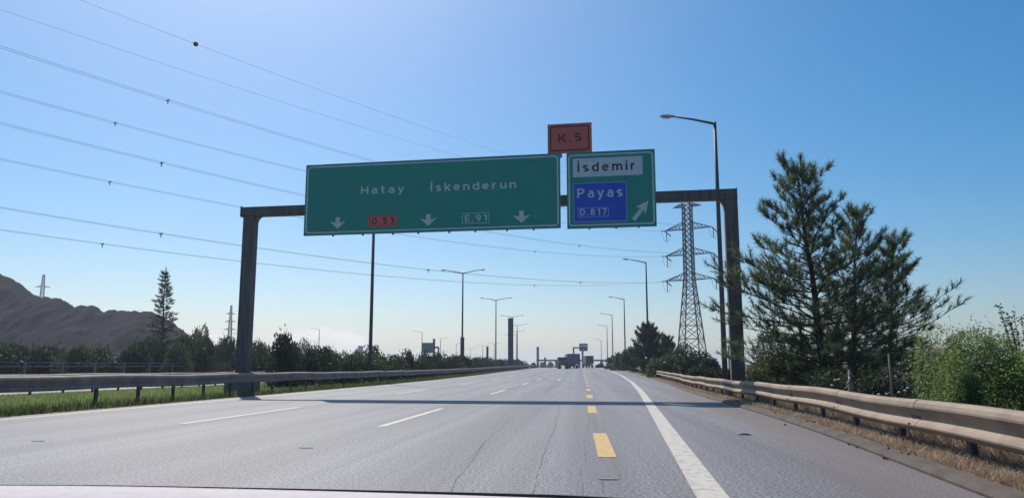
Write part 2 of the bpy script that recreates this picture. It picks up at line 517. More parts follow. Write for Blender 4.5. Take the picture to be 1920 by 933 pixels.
for i, (a, b, w) in enumerate([((993, 930), (1048, 757), .009), ((1048, 760), (1062, 715), .008), ((830, 932), (950, 772), .005), ((880, 860), (962, 780), .004),
                               ((1097, 932), (1104, 770), .006), ((1128, 925), (1114, 770), .005), ((1160, 900), (1123, 765), .005), ((1120, 800), (1113, 720), .007),
                               ((1480, 870), (1290, 760), .006), ((1420, 850), (1300, 775), .004), ((1340, 800), (1265, 745), .005), ((700, 850), (890, 765), .003)]):
    crack(gp(*a), gp(*b), w, .022, i)
ck.build('crack_lines', M_crack, road)

# kerb, verge, median
kerb_path = [(x_kerb(d), d, rise(d)) for d in DS_NEAR]
k = MB().sweep(kerb_path, [(0, -.1), (.0, .025), (.05, .07), (.2, .085), (.26, .05), (.3, -.12)]).build('kerb', M_kerb); tag(k, kind='structure')
v = MB().sweep([(x_kerb(d), d, rise(d)) for d in DS_NEAR], [(.24, .03), (.6, .06), (1.1, .07), (2.2, .0), (4.5, -.05), (9, -.14)]).build('verge', M_verge); tag(v, kind='structure')
md = MB().sweep([(x_lat(-12.45, d), d, rise(d)) for d in DS], [(-10.7, -.01), (-8, -.05), (-5, -.1), (-2, -.03), (-.6, .012), (0.03, -.004)]).build('median', M_median); tag(md, kind='structure')
sh = MB().sweep([(x_lat(-38.0, d), d, rise(d)) for d in DS], [(-9, -.14), (-3, -.08), (0.02, -.004)]).build('far_verge', M_median); tag(sh, kind='structure')

# ------------------------------------------------------------------ grass
def blades(name, pts, h0, h1, w, mt, lean=.35):
    n = len(pts)
    h = rng.uniform(h0, h1, n); a = rng.uniform(0, 2 * np.pi, n); ww = w * rng.uniform(.6, 1.3, n)
    tip = pts + np.stack([rng.normal(0, lean, n) * h, rng.normal(0, lean, n) * h, h], 1)
    side = np.stack([np.cos(a), np.sin(a), np.zeros(n)], 1) * ww[:, None]
    V = np.stack([pts - side, pts + side, tip], 1)
    o = np_mesh(name, V, 3, mt)
    return tag(o, kind='stuff')
def scatter(n, f, d0, d1, p=1.8):
    d = d0 + (d1 - d0) * rng.random(n) ** p
    return np.array([f(dd) + (rise(dd),) for dd in d])
zmed = lambda l: float(np.interp(l, [-23.2, -20.4, -17.4, -14.4, -13.05, -12.5], [-.01, -.05, -.1, -.03, .012, 0]))
def medpt(d):
    l = rng.uniform(-22.9, -12.6); return (x_lat(l, d), d)
pts = scatter(42000, medpt, 14, 110); pts[:, 2] -= .05
o = blades('grass', pts, .05, .17, .012, M_grass)
def medrail(d):
    l = -13.0 + rng.normal(0, .28); return (x_lat(min(l, -12.52), d), d)
pts = scatter(16000, medrail, 14, 200); o2 = blades('rough_grass', pts, .08, .3, .014, leaf_mat('rough_grass_blades', (.06, .08, .025), (.16, .17, .06), 1.6, .35))
def dryp(d):
    return (x_kerb(d) + .27 + abs(rng.normal(.0, .4)), d)
pts = scatter(42000, dryp, 4.5, 120, 2.4); pts[:, 2] += .04; blades('dry_grass', pts, .02, .12, .006, M_drygrass, .8)
def dryb(d):
    return (x_kerb(d) + .95 + abs(rng.normal(.0, .8)), d)
pts = scatter(60000, dryb, 4.5, 120, 2.2); blades('tall_dry_grass', pts, .1, .42, .007, M_drygrass, .55)
def dryp2(d):
    return (x_kerb(d) + rng.uniform(1.2, 7), d)
pts = scatter(16000, dryp2, 6, 60, 1.6); blades('scrub_grass', pts, .15, .55, .012, leaf_mat('scrub_blades', (.05, .06, .02), (.15, .13, .06), 1.0, .3), .4)

# ------------------------------------------------------------------ vegetation builders
def needle_tufts(Ps, Ds, n, L, w, spread=.62):
    Ps = np.repeat(np.asarray(Ps), n, 0); Ds = np.repeat(np.asarray(Ds), n, 0)
    m = len(Ps)
    d = Ds + rng.normal(0, spread, (m, 3)); d /= np.linalg.norm(d, axis=1)[:, None] + 1e-9
    base = Ps + Ds * (rng.uniform(-.6, .35, m) * L)[:, None]
    ln = L * rng.uniform(.65, 1.2, m)
    s = np.cross(d, rng.normal(0, 1, (m, 3))); s /= np.linalg.norm(s, axis=1)[:, None] + 1e-9
    s *= w
    return np.stack([base - s, base + s, base + d * ln[:, None]], 1)

def pine(name, base, H, r0, lean, whorls, Lfun, tilt, tuft_n, needle, w, mt, label, cat='tree', group=None, zlow=.12, per=6, dens=5.0, curl=.5, seed=1, side=None, twigr=1.0):
    rd = random.Random(seed)
    root = tag(empty(name, base), label, cat, group)
    base = Vector(base)
    tr, br = MB(), MB()
    N = 9
    tp = [base + Vector((lean[0] * (i / N) ** 1.4 + .04 * math.sin(i * 1.7) * H * .1, lean[1] * i / N, H * i / N)) for i in range(N + 1)]
    tr.tube(tp, [r0 * (1 - .9 * i / N) + .008 for i in range(N + 1)], 9)
    def trunk(t):
        f = t * N; i = min(int(f), N - 1); return tp[i].lerp(tp[i + 1], f - i)
    Ps, Dd = [], []
    def spray(p, d, L, depth):
        """a side shoot with needle tufts along its outer part"""
        n = max(3, int(L / .16)); q = Vector(p); dd = Vector(d); pts = [q.copy()]
        for i in range(n):
            dd = (dd + Vector((rd.gauss(0, .12), rd.gauss(0, .12), curl * .16))).normalized()
            q = q + dd * L / n; pts.append(q.copy())
            if i >= n * .25 or depth > 1:
                Ps.append(q.copy()); Dd.append((dd + Vector((rd.gauss(0, .25), rd.gauss(0, .25), .25))).normalized())
        br.tube(pts, [max(.006, .012 * twigr * (1 - i / len(pts))) + .004 for i in range(len(pts))], 4, cap=False)
    for wv in range(whorls):
        t = zlow + (1 - zlow) * (wv + rd.uniform(-.3, .3)) / whorls
        t = min(max(t, .04), .97)
        Lb = Lfun(t)
        ph = rd.uniform(0, 6.28)
        for k in range(per):
            a = ph + 6.283 * k / per + rd.uniform(-.35, .35)
            L = Lb * rd.uniform(.4, 1.15)
            if side: L *= side(a, t)
            if L < .12: continue
            p = trunk(t); el = tilt(t) + rd.uniform(-.2, .2)
            d = Vector((math.cos(a) * math.cos(el), math.sin(a) * math.cos(el), math.sin(el)))
            n = max(4, int(L / .3)); q = p.copy(); pts = [q.copy()]
            for i in range(n):
                d = (d + Vector((rd.gauss(0, .06), rd.gauss(0, .06), curl * .42 / n))).normalized()
                q = q + d * L / n; pts.append(q.copy())
                f = (i + 1) / n
                if f > .28:
                    for _ in range(max(1, int(round(dens * L / n)))):
                        az = d.cross(Vector((0, 0, 1))).normalized() * rd.choice((-1, 1))
                        sd_ = (d * rd.uniform(.3, .9) + az * rd.uniform(.2, .9) + Vector((0, 0, rd.uniform(-.1, .75)))).normalized()
                        spray(q, sd_, L * rd.uniform(.12, .3) * (1.15 - .5 * f), 1)
            spray(q, d, max(.25, L * .16), 2)
            rr = max(.012, r0 * .3 * (1 - t) + .012) * twigr
            br.tube(pts, [rr * (1 - .85 * i / n) + .004 for i in range(n + 1)], 5, cap=False)
    spray(trunk(.97), Vector((lean[0] * .02, 0, 1)), H * .06, 2)
    tr.build('trunk', M_bark, root)
    br.build('branches', M_twig, root)
    np_mesh('crown', needle_tufts(Ps, Dd, tuft_n, needle, w), 3, mt, root)
    return root

def leaf_cloud(c, rx, ry, h, n, L, Wd, lumps, seed, up=.2, bottom=0.0, spike=.0):
    """leaves on and inside an uneven heap of lumps"""
    r = np.random.default_rng(seed)
    lc = []
    for i in range(lumps):
        a = r.uniform(0, 2 * np.pi); q = np.sqrt(r.random()) * .72
        zz = bottom + (h - bottom) * r.uniform(.15, .85) * (1 - .38 * q)
        s = r.uniform(.28, .5)
        lc.append((c[0] + rx * q * np.cos(a), c[1] + ry * q * np.sin(a), c[2] + zz, s * rx * .95, s * ry * .95, max(.12 * h, min(s * h * .8, h * 1.02 - zz))))
    lc = np.array(lc)
    k = r.integers(0, lumps, n)
    d = r.normal(0, 1, (n, 3)); d /= np.linalg.norm(d, axis=1)[:, None]
    rad = np.where(r.random(n) < .3, r.random(n) ** .5, r.uniform(.78, 1.1, n)) + np.where(r.random(n) < .08, r.uniform(0, .35 + spike, n), 0)
    P = lc[k, :3] + d * lc[k, 3:] * rad[:, None]
    P[:, 2] = np.maximum(P[:, 2], c[2] + .03)
    u = r.normal(0, 1, (n, 3)) + d * .8 + np.array([0, 0, up]); u /= np.linalg.norm(u, axis=1)[:, None]
    s = np.cross(u, r.normal(0, 1, (n, 3))); s /= np.linalg.norm(s, axis=1)[:, None]
    ll = (L * r.uniform(.6, 1.3, n))[:, None]; ww = (Wd * r.uniform(.7, 1.2, n))[:, None]
    return np.stack([P, P + u * ll * .45 + s * ww, P + u * ll, P + u * ll * .45 - s * ww], 1), lc

def shrub(name, base, rx, ry, h, n, L, Wd, mt, label, cat='bush', group=None, lumps=8, seed=1, up=.2, bottom=0.0, trunk_r=.05, spike=0.0):
    root = tag(empty(name, base), label, cat, group)
    V, lc = leaf_cloud(base, rx, ry, h, n, L, Wd, lumps, seed, up, bottom, spike)
    st = MB()
    for q in lc:
        p = Vector(base); e = Vector(q[:3])
        mid = p.lerp(e, .5) + Vector((0, 0, .1 * h))
        st.tube([p, mid, e], [trunk_r, trunk_r * .7, trunk_r * .25], 5, cap=False)
    st.build('stem', M_twig, root)
    np_mesh('crown', V, 4, mt, root)
    return root

# ------------------------------------------------------------------ spoil heap and earth bank
def heap_profile(px):
    return np.interp(px, [-420, -200, -60, 0, 25, 75, 115, 140, 155, 178, 195, 240, 290, 320, 345, 375, 420], [600, 545, 515, 511, 525, 555, 559, 573, 572, 573, 582, 583, 584, 600, 618, 650, 700])
hb = MB(); rows = []
D0 = 235
cols = list(np.arange(-420, 421, 3.0))
nr = 46
hr = random.Random(4)
from mathutils import noise as mn
for j in range(nr + 1):
    t = j / nr                                   # foot at the near side up to the ridge, then down behind
    row = []
    for px in cols:
        top = at(px, float(heap_profile(px)), D0); g0 = rise(D0) - .3
        hz = max(.05, top.z - g0)
        if t <= .7:
            q = t / .7; y = D0 - (1 - q) * (22 + hz * 1.25); z = g0 + hz * (q ** .95)
        else:
            q = (t - .7) / .3; y = D0 + q * (6 + hz * 1.3); z = g0 + hz * (1 - q)
        n_ = mn.noise(Vector((px * .02, y * .06, 1))) * 1.3 + mn.noise(Vector((px * .09, y * .03, 5))) * .8
        n_ += (.5 - abs(mn.noise(Vector((px * .12 + (1 - t) * 4.0, y * .015, 9))))) * .5 + mn.noise(Vector((px * .3, y * .25, 3))) * .9 + mn.noise(Vector((px * .06, y * .12, 8))) * 1.2
        z += n_ * min(1, hz / 6) * (min(1.0, q * 2.5) if t < .62 else .4)
        row.append((top.x * (y / D0 * .25 + .75), y, z))
    rows.append(row)
V = [p for r_ in rows for p in r_]; m = len(cols)
F = [(j * m + i, j * m + i + 1, (j + 1) * m + i + 1, (j + 1) * m + i) for j in range(nr) for i in range(m - 1)]
o = MB().add(V, F, True).build('spoil_heap', M_heap); tag(o, kind='structure')

bk = MB(); rows = []
xsB = np.linspace(11.5, 26.5, 46)
for j, (y, q) in enumerate([(38.5, 0), (39.5, .45), (40.8, .85), (42, 1), (44, .95), (47, .4), (49, 0)]):
    rows.append([(x, y, -.16 + q * (float(np.interp(x, [11.5, 13.5, 17, 19, 21, 23.2, 25, 26.5], [0, 1.5, 1.7, 2.1, 2.25, 2.3, 1.2, 0])) + .16 * mn.noise(Vector((x * 1.1, y, 0))) + .1 * mn.noise(Vector((x * 3, y * 2, 0))))) for x in xsB])
V = [p for r_ in rows for p in r_]; m = len(xsB)
F = [(j * m + i, j * m + i + 1, (j + 1) * m + i + 1, (j + 1) * m + i) for j in range(len(rows) - 1) for i in range(m - 1)]
o = MB().add(V, F, True).build('earth_bank', mat('bank_earth', (.15, .105, .085), .95, var=(.085, .06, .05), vscale=2.2, bump=.8, bscale=6)); tag(o, kind='structure')

# ------------------------------------------------------------------ overhead gantry and its signs
GL, GR = Vector((-11.55, 33.0, 0)), Vector((8.62, 29.5, 0))
gx = (GR - GL).normalized(); gy = Vector((-gx.y, gx.x, 0)); grz = math.atan2(gx.y, gx.x)
UP = Vector((0, 0, 1))
zb = (on_wall(456, 389, GL, GR).z + on_wall(1380, 356, GL, GR).z) / 2
eL, eR = on_wall(457, 390, GL, GR), on_wall(1380, 356, GL, GR)
beamL, beamR = Vector((eL.x, eL.y, zb)), Vector((eR.x, eR.y, zb))
pL = on_wall(456, 690, GL, GR); pR = on_wall(1383, 690, GL, GR)
gan = tag(empty('sign_gantry', (pL.x, pL.y, 0)), 'dark weathered steel gantry spanning the carriageway and carrying three signs', 'gantry')
BH, BW = .40, .42
c = (beamL + beamR) / 2
MB().box((c.x, c.y, zb - BH / 2), ((beamR - beamL).length, BW, BH), grz).build('beam', M_rust, gan, bevel=.02)
for p, nm in ((pL, 0), (pR, 1)):
    hgt = zb - BH - .01
    w0 = .5
    pb = MB()
    z0 = .62 if nm == 0 else .3
    pb.box((p.x, p.y, (hgt + z0) / 2), (w0, .44, hgt - z0), grz)
    # curved haunch plate under the beam on the road side
    s = 1 if nm == 0 else -1
    poly = [(0, 0)] + [(s * (.55 - .55 * math.sin(a)), -(.55 - .55 * math.cos(a)) ) for a in np.linspace(0, math.pi / 2, 7)]
    poly = [(0, 0), (s * .24, 0)] + [(s * (.24 - .24 * math.sin(a)), -.45 * (1 - math.cos(a))) for a in np.linspace(.2, math.pi / 2, 6)]
    if s < 0: poly = poly[::-1]
    pb.plate(poly, Vector((p.x, p.y, hgt - .004)) + gx * s * w0 / 2 - gy * .12, gx, UP, -.24) if False else None
    pb.build('post', M_rust, gan, bevel=.02)
    hb_ = MB()
    hb_.plate(poly if s > 0 else poly[::-1][::-1], Vector((p.x, p.y, hgt - .002)) + gx * (s * (w0 / 2 + .003)) + gy * .15, gx, UP, .3)
    hb_.build('haunch', M_rust, gan)
    fb = MB(); fb.box((p.x, p.y, z0 / 2 - .1 + (0)), (1.12 if nm == 0 else .9, 1.0, z0 + .2 - .004), grz)
    f_ = fb.build('footing', M_concrete, gan, bevel=.03)
    MB().box((p.x, p.y, z0 + .02), (.74, .7, .036), grz).build('base_plate', M_rust, gan)
    for ax in (-1, 1):
        for ay in (-1, 1):
            q = Vector((p.x, p.y, z0 + .04)) + gx * ax * .3 + gy * ay * .28
            MB().tube([q, q + UP * .09], .025, 6).build('anchor_bolt', M_rust, gan)
for f in (.22, .5, .78):                                               # bolted flanges where the beam sections meet
    q = beamL.lerp(beamR, f); m = MB()
    m.box((q.x, q.y, zb - BH / 2), (.06, BW + .14, BH + .14), grz)
    for zz in (-.2, 0, .2):
        m.tube([q - gy * .24 + UP * (zz * .9 - BH / 2) - gx * .07, q - gy * .24 + UP * (zz * .9 - BH / 2) + gx * .07], .022, 6)
    m.build('flange', M_rust, gan)
# column head caps
for p in (beamL, beamR):
    MB().box((p.x, p.y, zb - BH / 2), (.03, BW + .08, BH + .06), grz).build('end_plate', M_rust, gan)

# road sign lettering drawn as strokes: (smooth?, points); capitals are 1 high, small letters .76
def A_(cx, cy, rx, ry, a0, a1, n=10):
    return [(cx + rx * math.cos(R(a0 + (a1 - a0) * k / n)), cy + ry * math.sin(R(a0 + (a1 - a0) * k / n))) for k in range(n + 1)]
T_ = .165; B_ = T_ / 2; X_ = .76 - B_; C1 = 1 - B_
GLYPH = {
 'H': (.58, [[(0, 0), (0, 1)], [(.58, 0), (.58, 1)], [(B_, .5), (.58 - B_, .5)]]),
 'P': (.54, [[(0, 0), (0, 1)], [(B_, C1), (.3, C1)] + A_(.3, .69, .24, C1 - .69, 90, -90)[1:] + [(B_, .69 - (C1 - .69))]]),
 'E': (.46, [[(0, 0), (0, 1)], [(B_, C1), (.5, C1)], [(B_, .5), (.44, .5)], [(B_, B_), (.5, B_)]]),
 'D': (.56, [[(0, 0), (0, 1)], [(B_, C1), (.2, C1)] + A_(.2, .5, .36, C1 - .5, 90, -90, 14)[1:] + [(B_, B_)]]),
 'K': (.54, [[(0, 0), (0, 1)], [(.56, 1), (.1, .4)], [(.22, .56), (.58, 0)]]),
 'O': (.58, [A_(.29, .5, .29, C1 - .5, 90, 450, 24)]),
 '\u0130': (.0, [[(0, 0), (0, 1)], [(0, 1.1), (0, 1.28)]]),
 'i': (.0, [[(0, 0), (0, .76)], [(0, .86), (0, 1.03)]]),
 'a': (.44, [[(.44, 0), (.44, .46)] + A_(.24, .48, .2, X_ - .48, 0, 150)[0:], [(.44 - B_, .43), (.2, .43)] + A_(.19, .43 / 2 + B_ / 2, .19, (.43 - B_) / 2, 90, 270)[1:] + [(.44 - B_, B_)]]),
 't': (.34, [[(.13, .98), (.13, .24)] + A_(.31, .24, .18, .24 - B_, 180, 270, 6)[1:] + [(.36, B_)], [(-.04, X_), (.13 - B_, X_)], [(.13 + B_, X_), (.36, X_)]]),
 'y': (.48, [[(0, .76), (.25, .08)], [(.5, .76), (.22, -.06)] + [(.15, -.16), (.02, -.17)]]),
 's': (.42, [[(.41, .57)] + A_(.22, .53, .18, X_ - .53, 40, 200, 8) + [(.14, .41), (.3, .34)] + A_(.22, .225, .19, .225 - B_, 30, -140, 8)]),
 'k': (.42, [[(0, 0), (0, 1)], [(.42, .76), (.08, .3)], [(.18, .42), (.46, 0)]]),
 'e': (.46, [[(.03 + B_, .39), (.46 - B_, .39)], A_(.23, .38, .23, X_ - .38, 0, 320, 20)]),
 'n': (.44, [[(0, 0), (0, .76)], [(B_, .52)] + A_(.24, .46, .2, X_ - .46, 140, 0, 9) + [(.44, 0)]]),
 'm': (.78, [[(0, 0), (0, .76)], [(B_, .52)] + A_(.21, .48, .18, X_ - .48, 140, 0, 8) + [(.39, 0)], [(.39 + B_, .52)] + A_(.6, .48, .18, X_ - .48, 140, 0, 8) + [(.78, 0)]]),
 'd': (.46, [[(.46, 0), (.46, 1)], [(.46 - B_, X_), (.22, X_)] + A_(.22, .38, .22, X_ - .38, 90, 270, 12)[1:] + [(.46 - B_, B_)]]),
 'r': (.3, [[(0, 0), (0, .76)], [(B_, .5)] + A_(.26, .44, .2, X_ - .44, 140, 85, 5)]),
 'u': (.44, [[(.44, 0), (.44, .76)], [(0, .76), (0, .3)] + A_(.2, .28, .2, .28 - B_, 180, 320, 9)]),
 '.': (.0, [[(0, 0), (0, T_)]]),
 '1': (.26, [[(.26, 0), (.26, 1)], [(0, .72), (.2, .93)]]),
 '3': (.46, [[(.03, .8)] + A_(.23, .73, .21, C1 - .73, 150, -80, 9) + [(.16, .54)], [(.25, .46)] + A_(.23, .29, .23, .29 - B_, 55, -150, 10)]),
 '5': (.46, [[(.46, C1), (.06, C1), (.04, .5)], [(.04 + B_, .56)] + A_(.22, .32, .24, .3 - B_ + .02, 110, -145, 12)]),
 '7': (.46, [[(0, C1), (.46, C1), (.16, 0)]]),
 '8': (.48, [A_(.24, .72, .19, C1 - .72, 90, 450, 16), A_(.24, .29, .24, .29 - B_, 90, 450, 16)]),
 '9': (.48, [A_(.24, .66, .24, C1 - .66, 90, 450, 16), [(.48, .6), (.46, .35), (.2, 0)]]),
}
def stroke_text(body, gap):
    """quads (four corner points each) and the layer of the stroke they belong to"""
    quads, x = [], 0.0
    for ch in body:
        w, st = GLYPH[ch]
        for li, pts in enumerate(st):
            P = [Vector((x + B_ + p[0], p[1], 0)) for p in pts]
            n = len(P); clo = (P[0] - P[-1]).length < 1e-6
            L = []
            for i in range(n):
                a = P[i - 1] if i else (P[-2] if clo else None); b = P[i + 1] if i < n - 1 else (P[1] if clo else None)
                d0 = (P[i] - a).normalized() if a is not None else None; d1 = (b - P[i]).normalized() if b is not None else None
                d = (d0 + d1).normalized() if d0 is not None and d1 is not None else (d0 if d0 is not None else d1)
                k = 1.0 / max(.55, d.dot(d1 if d1 is not None else d0))
                nr = Vector((-d.y, d.x, 0)) * (B_ * k); L.append((P[i] + nr, P[i] - nr))
            for i in range(n - 1): quads.append((li, L[i][1], L[i + 1][1], L[i + 1][0], L[i][0]))
        x += w + T_ + gap
    return quads, x - gap

class Sign:
    """flat panel on the gantry: u, v run 0..1 across and down its face"""
    def __init__(self, name, label, tl, tr, bl, cat, front=.34, th=.06, mt=M_green):
        self.A = on_wall(*tl, GL - gy * front, GR - gy * front); B = on_wall(*tr, GL - gy * front, GR - gy * front); C_ = on_wall(*bl, GL - gy * front, GR - gy * front)
        self.w = (Vector((B.x, B.y, 0)) - Vector((self.A.x, self.A.y, 0))).length
        self.zt = (self.A.z + B.z) / 2
        self.h = self.zt - C_.z
        self.o = Vector((self.A.x, self.A.y, self.zt))
        mid = self.o + gx * self.w / 2 - UP * self.h
        self.root = tag(empty(name, mid), label, cat)
        b = MB(); q = self.o + gx * self.w / 2 - UP * self.h / 2 + gy * th / 2
        b.box(q, (self.w, th, self.h), grz)
        self.panel = b.build('panel', mt, self.root, bevel=.008)
    def p(self, u, v, out=0.0): return self.o + gx * (u * self.w) - UP * (v * self.h) - gy * out
    def poly(self, name, pts, mt, out, th=.004, parent=None, label=None):
        m = MB(); m.plate([(u * self.w, -v * self.h) for u, v in pts], self.o - gy * out, gx, UP, th)
        o = m.build(name, mt, parent or self.root)
        if label: o['label'] = label
        return o
    def rrect(self, u0, v0, u1, v1, rad, n=5):
        ru, rv = rad / self.w, rad / self.h; pts = []
        for cu, cv, a0 in ((u1 - ru, v0 + rv, 0), (u0 + ru, v0 + rv, 90), (u0 + ru, v1 - rv, 180), (u1 - ru, v1 - rv, 270)):
            for k in range(n + 1):
                a = R(a0 + 90 * k / n); pts.append((cu + ru * math.cos(a), cv - rv * math.sin(a)))
        return pts
    def frame(self, name, u0, v0, u1, v1, lw, rad, mt, out, parent=None):
        a = self.rrect(u0, v0, u1, v1, rad); b = self.rrect(u0 + lw / self.w, v0 + lw / self.h, u1 - lw / self.w, v1 - lw / self.h, max(.002, rad - lw))
        n = len(a); m = MB()
        vs = [self.p(u, v, out) for u, v in a] + [self.p(u, v, out) for u, v in b]
        m.add(vs, [(k, (k + 1) % n, n + (k + 1) % n, n + k) for k in range(n)])
        return m.build(name, mt, parent or self.root)
    def text(self, body, u0, u1, base, cap, mt, out, parent=None, spacing=.3):
        q, wd = stroke_text(body, spacing)
        kx = (u1 - u0) * self.w / wd; ky = cap * self.h
        m = MB()
        for li, *c in q:
            m.add([self.p(u0, base, out + .0006 * li) + gx * (v.x * kx) + UP * (v.y * ky) for v in c], [(0, 1, 2, 3)])
        return m.build('lettering', mt, parent or self.root)

main = Sign('destination_sign', 'wide green sign on the gantry reading Hatay and İskenderun with three lane arrows', (574.5, 307), (1050, 289.5), (571.5, 442), 'road sign')
main.frame('border', .007, .03, .993, .97, .055, .14, M_signwhite, .003)
main.text('Hatay', .229, .401, .4465, .106, M_signwhite, .006)
main.text('İskenderun', .506, .835, .4465, .106, M_signwhite, .006)
def down_arrow(sg, u, v0, v1, w, out):
    hw = w / 2
    pts = [(u - hw * .27, v0), (u + hw * .27, v0), (u + hw * .27, v0 + (v1 - v0) * .48), (u + hw, v0 + (v1 - v0) * .36), (u, v1), (u - hw, v0 + (v1 - v0) * .36), (u - hw * .27, v0 + (v1 - v0) * .48)]
    sg.poly('arrow', pts[::-1], M_signwhite, out)
for u in (.1385, .499, .855): down_arrow(main, u, .755, .915, .065, .002)
rp = main.poly('route_plate', main.rrect(.263, .7475, .377, .9025, .03)[::1], M_orange, .002, label='red route plate reading O.53')
main.text('O.53', .275, .366, .872, .088, M_black, .009, parent=rp)
main.frame('plate_border', .266, .758, .374, .892, .018, .02, M_black, .008, parent=rp)
ep = main.frame('route_plate', .63, .76, .733, .90, .02, .01, M_signwhite, .004); ep['label'] = 'white outlined route plate reading E.91'
main.text('E.91', .641, .724, .872, .085, M_signwhite, .006, parent=ep)

ex = Sign('exit_sign', 'squarish green exit sign reading İsdemir on white and Payas on blue', (1062, 286), (1227.5, 279.5), (1063, 429), 'road sign')
ex.frame('border', .02, .032, .98, .968, .055, .14, M_signwhite, .003)
wp = ex.poly('name_plate', [(.072, .33), (.86, .33), (.86, .085), (.072, .085)], M_signwhite, .002, label='white name plate reading İsdemir')
ex.text('İsdemir', .125, .785, .262, .118, M_black, .009, parent=wp)
bp_ = ex.poly('name_plate', [(.073, .925), (.68, .925), (.68, .405), (.073, .405)], M_blue, .002, label='blue name plate reading Payas and D.817')
ex.frame('plate_border', .078, .412, .675, .918, .016, .01, M_signwhite, .008, parent=bp_)
ex.text('Payas', .118, .632, .604, .125, M_signwhite, .009, parent=bp_)
ex.frame('plate_border', .125, .735, .47, .855, .014, .005, M_signwhite, .009, parent=bp_)
ex.text('D.817', .147, .448, .833, .085, M_signwhite, .010, parent=bp_)
# arrow up to the right
ax_, ay_ = Vector((.17 * ex.w, .24 * ex.h, 0)), None
d = Vector((ax_.x, ax_.y)).normalized(); nn = Vector((-d.y, d.x)); Ln = math.hypot(ax_.x, ax_.y)
prof = [(0, -.08), (.58, -.08), (.48, -.25), (1.0, 0), (.48, .25), (.58, .08), (0, .08)]
pts = [((.745 * ex.w + d.x * a * Ln + nn.x * b * Ln) / ex.w, (.91 * ex.h - d.y * a * Ln - nn.y * b * Ln) / ex.h) for a, b in prof]
ex.poly('arrow', pts, M_signwhite, .002)

kx = Sign('exit_number_sign', 'small red sign reading K.5 standing above the two green signs', (1026.6, 233.6), (1109, 229.2), (1028, 288.6), 'road sign', front=.30, mt=M_red)
kx.frame('border', .055, .08, .945, .92, .045, .10, M_black, .003)
kx.text('K.5', .24, .765, .62, .27, mat('lettering_dark', (.07, .03, .035), .6), .006)
# brackets that tie the panels to the beam
def brackets(sg, us, z0=None):
    for u in us:
        a = sg.p(u, .04) + gy * .1; b = sg.p(u, .96) + gy * .1
        m = MB(); c_ = (a + b) / 2 + gy * .02
        m.box(c_, (.09, .07, (a - b).length), grz)
        m.box(Vector((c_.x, c_.y, zb - BH / 2)) + gy * .075, (.1, .08, .3), grz)
        m.build('bracket', M_rust, sg.root)
brackets(main, [.04, .2, .36, .52, .68, .84, .96]); brackets(ex, [.12, .5, .88])
for u in (.12, .24, .36, .46, .58, .68, .80, .9):                     # stiffener ends below the lower edge
    q = main.p(u, 1.0) + gy * .04
    MB().box((q.x, q.y, q.z - .03), (.07, .05, .06), grz).build('stiffener', M_rust, main.root)
for u in (.25, .55, .8):
    q = ex.p(u, 1.0) + gy * .04
    MB().box((q.x, q.y, q.z - .02), (.07, .05, .04), grz).build('stiffener', M_rust, ex.root)
for u in (.3, .7):
    a = kx.p(u, .2) + gy * .09
    MB().box((a.x, a.y, a.z - .55), (.07, .05, 1.2), grz).build('bracket', M_rust, kx.root)

# ------------------------------------------------------------------ guard rails
def railprof(top, hgt):
    f = hgt / .42
    pr = [(0.035, -.012), (0.02, 0), (-.03, -.008), (-.065, -.04), (-.083, -.085), (-.083, -.11), (-.055, -.16), (-.01, -.225), (-.01, -.255), (-.06, -.3), (-.083, -.335), (-.083, -.355), (-.06, -.39), (-.02, -.42)]
    return [(o, top + z * f) for o, z in pr]
def guardrail(name, label, fx, d0, d1, top, hgt, posts, side, group, step=2.0, post_h=None, segs=(), rmat=M_dusty):
    rt = tag(empty(name, (fx(d0), d0, rise(d0))), label, 'guardrail', group)
    dd = [d0]
    while dd[-1] < d1: dd.append(min(d1, dd[-1] + (1.0 if dd[-1] < 60 else 4.0)))
    wob = lambda d: .012 * math.sin(d * .9) + .01 * math.sin(d * .37 + 1)
    def path(ds): return [(fx(d) + wob(d) * .8, d, rise(d) + wob(d) + .1 * min(1, max(0, (d - 45) / 40)) * (1 if side < 0 else 0)) for d in ds]
    pr = railprof(top, hgt)
    if side > 0: pr = [(-o, z) for o, z in pr]
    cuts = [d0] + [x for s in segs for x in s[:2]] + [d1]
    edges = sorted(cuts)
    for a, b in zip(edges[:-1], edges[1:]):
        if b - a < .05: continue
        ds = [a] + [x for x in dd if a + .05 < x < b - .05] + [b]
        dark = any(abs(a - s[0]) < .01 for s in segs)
        o = MB().sweep(path(ds), pr).build('beam', M_darksteel if dark else rmat, rt)  # stretches listed in segs get a darker colour than the rest of the beam
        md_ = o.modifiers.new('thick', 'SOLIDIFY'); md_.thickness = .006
        if dark: o['label'] = 'dark stretch of beam beside the gantry post'
    for d in posts:
        p = path([d])[0]; off = .05 * (1 if side < 0 else -1)
        z1 = p[2] + top - .05
        MB().box((p[0] + off, d, (z1 + p[2] - .15) / 2), (.07, .095, z1 - p[2] + .15), -.08).build('post', M_postdark, rt)
    return rt, path
rrail = lambda d: x_kerb(d) + .70
gr, rpath = guardrail('guardrail', 'dusty beige steel guardrail along the kerb beneath the pine trees', rrail, 3.4, 215, .66, .40, [8.7 + 2.35 * k for k in range(-2, 84)], -1, None, segs=[(26.2, 28.6)])
